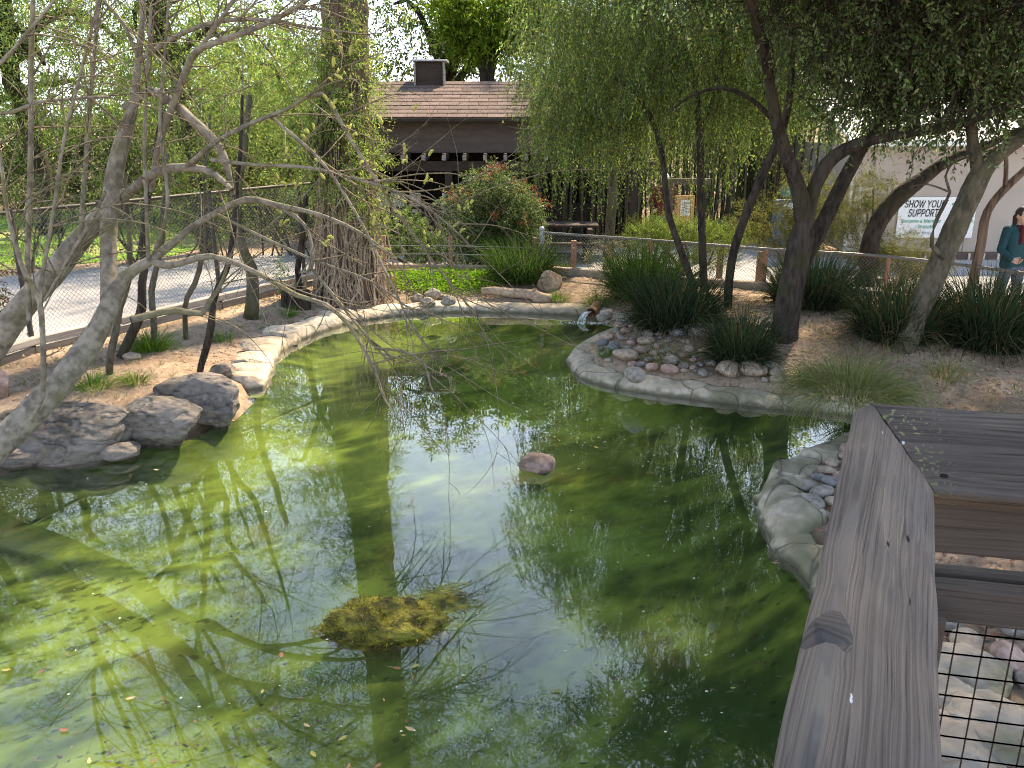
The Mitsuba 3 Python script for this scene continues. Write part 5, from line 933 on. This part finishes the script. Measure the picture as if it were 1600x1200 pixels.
for k, (lab, base, blobs, cols) in enumerate(bg_list): bush_tree('background_tree', lab, base, .28, blobs, (1250 if 'vent' in lab or 'sunlit' in lab else 2000) if 'tall' not in lab else 2300, 9, .6, .16, .07, [(.12, .16, .05), (.09, .135, .045), (.15, .20, .06)] if 'directly' in lab else cols, 20 + k, 'mat_gloss_leaf' if cols is DG else 'mat_leaf', .3)
# hedge that closes the view at ground level
mb = MB(); hr = rngof(61); cs = [(x, 31 + 1.2 * math.sin(x), 1.6) for x in np.arange(-40, 41, 2.2)]
twig_foliage(mb, hr, cs, [(1.8, .9, 1.9)] * len(cs), 5200, 8, .6, .22, .11, DG, .3, .1); add('hedge', mb.mesh(), 'mat_leaf', color=mb.colors(), label='dark hedge closing the far end of the grounds', kind='stuff')
mb = MB(); cs = [(x, y + .6 * math.sin(x * 2), z) for x, y, z in [(-19, 26, 1.2), (-17, 25.5, 1.5), (-15, 25, 1.3), (-13.2, 24.6, 1.5), (-11.6, 24.2, 1.2), (-10, 23.6, 1.5), (-8.6, 23, 1.4), (-7.4, 22.2, 1.3), (-6.3, 21.4, 1.5), (-5.2, 20.8, 1.4)]]
for k, q in enumerate(cs):
    mb = MB(); twig_foliage(mb, hr, [q, np.array(q) + [.6, .2, .9]], [(1.2, .7, 1.3), (.9, .6, .9)], 520, 9, .5, .13, .05, [(.08, .09, .04), (.06, .085, .03), (.10, .085, .05)] + MG[:2], .3, .15)
    add('background_bush', mb.mesh(), 'mat_leaf', color=mb.colors(), label='olive brown bush in the row behind the lawn', cat='bush', group='bushes behind the lawn and path')
for k, (x, y, z) in enumerate([(-8.6, 15.9, .9), (-7.4, 16.9, 1.1), (-6.2, 17.6, 1.2), (-5.0, 18.0, 1.2), (-12.4, 15.2, .8), (-4.2, 17.6, 1.5)]):
    mb = MB(); twig_foliage(mb, hr, [(x, y, z), (x + .5, y + .2, z + .7)], [(.75, .5, .8), (.6, .5, .6)], 330, 9, .4, .075, .026, [(.13, .14, .06), (.10, .13, .05), (.15, .13, .07)] + YG[:2], .3, .1)
    for j in range(7): mb.tube(np.array([(x + hr.normal(0, .2), y, .08), (x + hr.normal(0, .4), y + .1, z), (x + hr.normal(0, .6), y, z + .8)]), [.02, .014, .006], 4, False)
    cc = np.zeros((mb.n, 3)) + (.11, .085, .06); q = mb.colors(); cc[:len(q)] = q
    add('path_bush', mb.mesh(), 'mat_leaf', color=cc, label='loose twiggy bush at the far side of the path', cat='bush', group='twiggy bushes beyond the path')
# bamboo
mb = MB(); br_ = rngof(71)
for k in range(240):
    x = br_.choice([br_.uniform(.9, 3.4), br_.uniform(3.6, 7.0)]); y = br_.uniform(19.2, 23); h_ = br_.uniform(3, 5); l = br_.normal(0, .25, 2); mb.tube([(x, y, 0), (x + l[0] * .3, y, h_ * .5), (x + l[0], y + l[1], h_)], [.028, .024, .012], 5, False)
bk = add('bamboo_grove', mb.mesh(), 'mat_bamboo', label='dark bamboo thicket with pale upright canes behind the plaza', kind='stuff', smooth=True)
mat('mat_bamboo', (.075, .07, .038), .6)
mb = MB(); twig_foliage(mb, br_, [(1.6, 20.5, 3.6), (3, 21, 3.8), (4.8, 21, 3.6), (6.4, 21.2, 3.6), (2.4, 22.6, 1.6), (4.6, 22.8, 1.6), (6.6, 22.8, 1.6)], [(1.2, 1.2, 1.2), (1.2, 1.2, 1.2), (1.3, 1.2, 1.3), (1.2, 1.2, 1.2), (1.4, .5, 1.6), (1.4, .5, 1.6), (1.3, .5, 1.6)], 3200, 9, .5, .14, .02, DG + MG[:1], .5, .1); add('leaves', mb.mesh(), 'mat_leaf', bk, color=mb.colors(), kind='stuff')

# ------------------------------------------------------------------ shrubs, clumps, grasses
def clump(px, py, h, n, ring, lab, w=.014, spread=.75, seed=0, cols=None, name='strap_leaf_clump', arch=.6):
    c = gp(px, py); mb = MB(); blades(mb, rngof(500 + seed), c - [0, 0, .01], n, h, w, spread, cols or DG + MG[:2], arch, ring); return add(name, mb.mesh(), 'mat_blade', label=lab, cat='plant', color=mb.colors())
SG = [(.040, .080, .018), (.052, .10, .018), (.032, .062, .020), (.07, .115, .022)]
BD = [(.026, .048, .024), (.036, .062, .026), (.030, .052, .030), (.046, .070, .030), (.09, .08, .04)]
def mound(px, py, wpx, hpx, lab, seed, cols, n, w=.013):
    """a rounded clump of strap leaves: outer leaves lean far out, inner ones stand up"""
    c = gp(px, py); k = mpp(c[1]); W, H = wpx * k * 1.15, hpx * k * 1.08; c[1] += W * .30; c[2] = ground_at(c[0], c[1]); r = rngof(700 + seed); mb = MB()
    blades(mb, r, c - [0, 0, .02], n, H * 1.02, w, .42, cols, .7, W * .30); blades(mb, r, c - [0, 0, .02], int(n * .9), H * .62, w, .95, cols, .6, W * .32)
    blades(mb, r, c - [0, 0, .02], n // 6, H * .8, w, 1.1, [(.16, .13, .07), (.11, .09, .05)], 1.0, W * .28)
    return add('strap_leaf_clump', mb.mesh(), 'mat_blade', label=lab, cat='plant', color=mb.colors())
mound(815, 450, 120, 70, 'sunlit strap leaf clump below the red tipped shrub', 1, SG, 700)
clump(880, 425, .50, 120, .16, 'loose arching strap leaf tuft at the end post of the low fence', seed=8, cols=SG, spread=1.0, w=.012)
mound(1012, 474, 125, 92, 'tall bright strap leaf clump just left of the three slim trunks', 2, SG, 950)
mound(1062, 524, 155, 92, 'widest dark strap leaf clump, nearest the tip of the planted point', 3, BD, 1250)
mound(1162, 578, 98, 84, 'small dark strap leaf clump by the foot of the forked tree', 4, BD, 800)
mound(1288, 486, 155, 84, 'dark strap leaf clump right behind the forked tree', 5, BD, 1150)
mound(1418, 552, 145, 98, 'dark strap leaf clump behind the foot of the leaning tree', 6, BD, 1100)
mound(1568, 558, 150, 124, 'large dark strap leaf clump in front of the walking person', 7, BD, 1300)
TG = [(.13, .17, .045), (.18, .20, .065), (.10, .14, .035), (.27, .24, .12)]
clump(1330, 612, .52, 1500, .42, 'wide drooping fine grass tuft at the pond edge near the railing corner', .004, 1.35, 21, TG, 'grass_tuft', 1.0)
clump(1262, 600, .3, 260, .2, 'thin low grass tuft left of the wide drooping one', .004, 1.1, 22, TG, 'grass_tuft')
clump(1480, 590, .3, 220, .2, 'sparse grass tuft on bare soil right of the leaning tree', .004, 1.0, 23, TG, 'grass_tuft')
LGc = [(.10, .19, .02), (.14, .24, .03), (.08, .15, .02)]
for k, (x, y, h_, n, r_, lab) in enumerate([(236, 548, .36, 420, .18, 'bright green grass tuft by the white rock on the left bank'), (148, 606, .24, 200, .14, 'grass tuft behind the pale leaning trunk'), (212, 598, .2, 140, .1, 'small grass tuft above the widest boulder'), (345, 532, .16, 160, .14, 'low grass tuft near the closest slender stem'), (453, 494, .22, 120, .1, 'small bright tuft below the dark stump'), (935, 480, .32, 240, .16, 'bright tuft growing above the inlet pipe'), (868, 470, .24, 160, .14, 'yellow green tuft in front of the stone block'), (950, 556, .16, 140, .1, 'tiny green tuft among cobbles at the tip of the point')]):
    clump(x, y, h_, n, r_, lab, .006, .9, 30 + k, LGc, 'grass_tuft')
clump(1035, 556, .2, 420, .3, 'low grey green tuft in the middle of the cobbles', .005, 1.2, 41, TG, 'grass_tuft')
# bright ground cover
mb = MB(); cr = rngof(91); n = 5200; c0 = gp(690, 446); u = cr.normal(size=(n, 2)) * [.62, .42]; X, Y = c0[0] + u[:, 0], c0[1] + u[:, 1] * 1.0 + .1; ok = (np.hypot(u[:, 0] / 1.15, u[:, 1] / .8) < 1); X, Y = X[ok], Y[ok]; n = len(X)
Z = grid_at(_hz, X, Y) + cr.uniform(.02, .14, n); leaves(mb, np.stack([X, Y, Z], 1), np.c_[cr.normal(size=(n, 2)), cr.uniform(-.2, .6, n)], np.c_[cr.normal(0, .5, (n, 2)), np.ones(n)], cr.uniform(.04, .07, n), cr.uniform(.03, .05, n), palette(cr, n, [(.17, .32, .02), (.21, .36, .03), (.13, .26, .02)]))
add('clover_patch', mb.mesh(), 'mat_leaf', color=mb.colors(), label='bright green clover patch on the far bank', kind='stuff')
mb = MB(); n = 3200; X, Y = cr.uniform(-6, 6.5, n), cr.uniform(6, 14.5, n); sd = grid_at(_hs, X, Y); ok = (sd > .3) & (-sdist(bank, X, Y) > .15) & (meshkit.fbm(np.stack([X, Y, 0 * X], -1) * 1.1 + 5, 3) > .54); 
for x, y in zip(X[ok], Y[ok]): blades(mb, cr, np.array([x, y, ground_at(x, y)]), 5, .09, .005, .9, TG + LGc[:1], .6, .03, 2)
add('grass', mb.mesh(), 'mat_blade', color=mb.colors(), label='sparse low grass and weeds on the bare banks', kind='stuff')

nd = thing('red_tipped_shrub', 'rounded glossy shrub with red young leaves at its top on the far bank', 'shrub'); nr = rngof(121); c = gp(768, 430); c[1] += .45; mb = MB()
for k in range(26):
    a = nr.uniform(0, 6.28); rr = nr.uniform(.1, .6); mb.tube(spline(np.array([c + [nr.normal(0, .12), nr.normal(0, .1), 0], c + [rr * .5 * math.cos(a), rr * .4 * math.sin(a), .8], c + [rr * math.cos(a), rr * .8 * math.sin(a), 1.5]]), n=4), [.014] * 5 + [.01] * 4, 5, False)
add('stem', mb.mesh(), 'mat_bark_olive', nd); mb = MB()
bl_ = [(c + [0, 0, 1.62], (.55, .45, .34)), (c + [-.42, 0, 1.15], (.55, .5, .48)), (c + [.35, 0, 1.2], (.5, .5, .42)), (c + [.60, -.05, 1.0], (.38, .4, .4)), (c + [.05, -.1, .7], (.6, .5, .5)), (c + [.55, -.2, .5], (.45, .35, .35)), (c + [-.15, -.1, .35], (.4, .35, .35))]
twig_foliage(mb, nr, [q for q, _ in bl_], [r for _, r in bl_], 2400, 12, .24, .060, .022, [(.11, .15, .07), (.14, .18, .09), (.08, .12, .04), (.12, .17, .05)], .5, .2, .25); add('foliage', mb.mesh(), 'mat_gloss_leaf', nd, color=mb.colors())
for q, r_ in ((c + [.0, -.25, 1.95], .10), (c + [.16, -.2, 1.90], .09), (c + [-.08, -.3, 1.80], .08), (c + [.50, -.35, 1.62], .12), (c + [.75, -.3, 1.50], .09), (c + [-.42, -.5, 1.50], .09), (c + [-.7, -.4, 1.45], .06), (c + [.62, -.5, 1.0], .06), (c + [.95, -.3, 1.3], .07), (c + [.1, -.55, 1.15], .05)):
    mb = MB(); twig_foliage(mb, nr, [q], [(r_, r_, r_ * .8)], 12, 8, .12, .04, .013, [(.30, .07, .06), (.25, .09, .06), (.33, .13, .08)], .1, .1); add('red_sprig', mb.mesh(), 'mat_leaf', nd, color=mb.colors(), kind='stuff')
def shrub(name, lab, blobs, n, L, W, cols, seed, per=10, tl=.22, m='mat_leaf', droop=.2, base=None):
    k = thing(name, lab, 'shrub'); r = rngof(seed); mb = MB(); q = np.array(base if base is not None else np.mean([b for b, _ in blobs], 0)); q[2] = .08
    for b, _ in blobs: mb.tube(spline(np.array([q + r.normal(0, .04, 3) * [1, 1, 0], (q + np.array(b)) / 2 + r.normal(0, .08, 3), b]), n=4), np.linspace(.035, .012, 9), 6, False)
    add('stem', mb.mesh(), 'mat_bark_red', k, smooth=True); mb = MB(); twig_foliage(mb, r, [b for b, _ in blobs], [q_ for _, q_ in blobs], n, per, tl, L, W, cols, droop, .3, .25); add('foliage', mb.mesh(), m, k, color=mb.colors())
JG = [(.09, .10, .03), (.12, .13, .035), (.07, .085, .03), (.15, .14, .05)]
shrub('juniper_shrub', 'feathery juniper behind the low fence left of the forked tree', [((4.2, 14.2, 1.25), (.55, .5, .35)), ((4.75, 14.0, 1.65), (.5, .5, .4)), ((5.1, 14.3, 1.2), (.55, .5, .4)), ((4.6, 13.9, .95), (.5, .4, .3)), ((5.5, 14.4, 1.5), (.45, .4, .4))], 1500, .06, .010, JG, 141, 16, .24)
shrub('juniper_shrub', 'golden feathery juniper behind the low fence right of the bowed trunk', [((6.40, 13.9, .72), (.42, .4, .40)), ((6.15, 13.9, .5), (.5, .4, .35)), ((6.7, 13.8, .5), (.40, .4, .38)), ((5.95, 14.1, .75), (.35, .35, .35))], 1200, .06, .010, JG, 142, 16, .24)
shrub('juniper_shrub', 'small dark juniper top against the tan wall', [((6.05, 14.6, 1.75), (.3, .3, .28)), ((6.0, 14.6, 1.35), (.35, .3, .25))], 320, .06, .010, JG, 143, 16, .22)
shrub('low_pine', 'low bright needled bush over the pipe rail left of the three slim trunks', [((2.5, 15.4, .85), (.5, .4, .2)), ((3.0, 15.2, .95), (.55, .4, .22)), ((3.6, 15.0, .85), (.5, .4, .2)), ((3.5, 14.7, .55), (.4, .3, .2))], 1100, .07, .008, [(.11, .16, .03), (.14, .19, .04)], 144, 16, .2, droop=-.4)
shrub('grey_bush', 'pale grey green bush behind the low fence next to the bright strap leaf clump', [((1.75, 15.3, .55), (.4, .35, .3)), ((2.3, 15.0, .5), (.4, .3, .25))], 420, .05, .012, [(.14, .16, .09), (.18, .19, .12)], 145)
shrub('leafy_shrub', 'small leafy shrub with orange flowers under the pergola', [((-2.05, 16.4, .75), (.45, .4, .4)), ((-1.5, 16.5, .5), (.4, .4, .3))], 420, .07, .03, MG, 146)
shrub('leafy_shrub', 'dark leafy shrub in the shade below the brown building', [((-.9, 16.6, .5), (.5, .4, .4)), ((-2.9, 16.4, .5), (.4, .4, .4))], 420, .07, .03, DG, 147)
shrub('leafy_shrub', 'dark red leaved bush at the left picture edge', [((-6.1, 9.6, .9), (.3, .3, .6)), ((-6.3, 9.7, 1.7), (.3, .3, .5))], 420, .05, .02, [(.10, .03, .03), (.06, .05, .02), (.05, .06, .02)], 148)
shrub('leafy_shrub', 'young pale leaved seedling left of the vine wrapped trunk', [((-3.55, 12.9, .55), (.14, .12, .22)), ((-3.35, 12.9, .4), (.12, .1, .12))], 46, .05, .022, [(.14, .18, .09), (.10, .15, .06)], 149, 7)
# log, inlet pipe with its little fall
lg = thing('log', 'smooth tan log lying along the far rim', 'log'); a, b = gp(752, 462), gp(862, 472); a[2] += .07; b[2] += .05; mb = MB()
limb(mb, [(*a, .06), (*(a * .6 + b * .4 + [0, .05, .03]), .075), (*(a * .25 + b * .75 + [0, .06, .03]), .085), (*(a * .2 + b * .8), .10), (*b, .07)], 12, .05, 4, .05); limb(mb, [(*(a * .25 + b * .75), .06), (*(a * .24 + b * .76 + [0, .02, .14]), .03)], 8, .04, 4, .01); add('wood', mb.mesh(), 'mat_log', lg, smooth=True)
ip = thing('inlet_pipe', 'orange brown pipe mouth spilling water at the far right corner of the pond', 'pipe'); c = on_z(926, 487, .12); mb = MB(); mb.tube([c + [.10, .35, .02], c + [.02, .05, .02], c + [-.03, -.08, 0]], .075, 14, False); mb.tube([c + [-.03, -.08, 0], c + [.02, .05, .02], c + [.10, .35, .02]], .06, 14, False)
add('tube', mb.mesh(), 'mat_pipe', ip, smooth=True); mat('mat_pipe', (.30, .16, .08), .7, two=True); fc = mb = MB()
fr2 = rngof(8)
for k in range(9):
    x = fr2.normal(-.02, .025); p0 = c + [x - .03, -.08, .02]; mb.tube([p0, p0 + [-.05, -.07, -.01], p0 + [-.10, -.12, -.06], p0 + [-.13 + fr2.normal(0, .02), -.15, -.14]], [.004, .005, .005, .003], 4, False)
for k in range(130):
    q = c + [-.10 + fr2.normal(0, .24), -.25 + fr2.normal(0, .035), -.118 + abs(fr2.normal(0, .006))]; t = fr2.uniform(.003, .009); mb.tube([q - [0, 0, t], q, q + [0, 0, t]], [t * .5, t, t * .4], 5, False)
add('falling_water', mb.mesh(), 'mat_foam', ip, smooth=True, kind='stuff', label='white splashing water'); mat('mat_foam', (.62, .66, .66), .25)
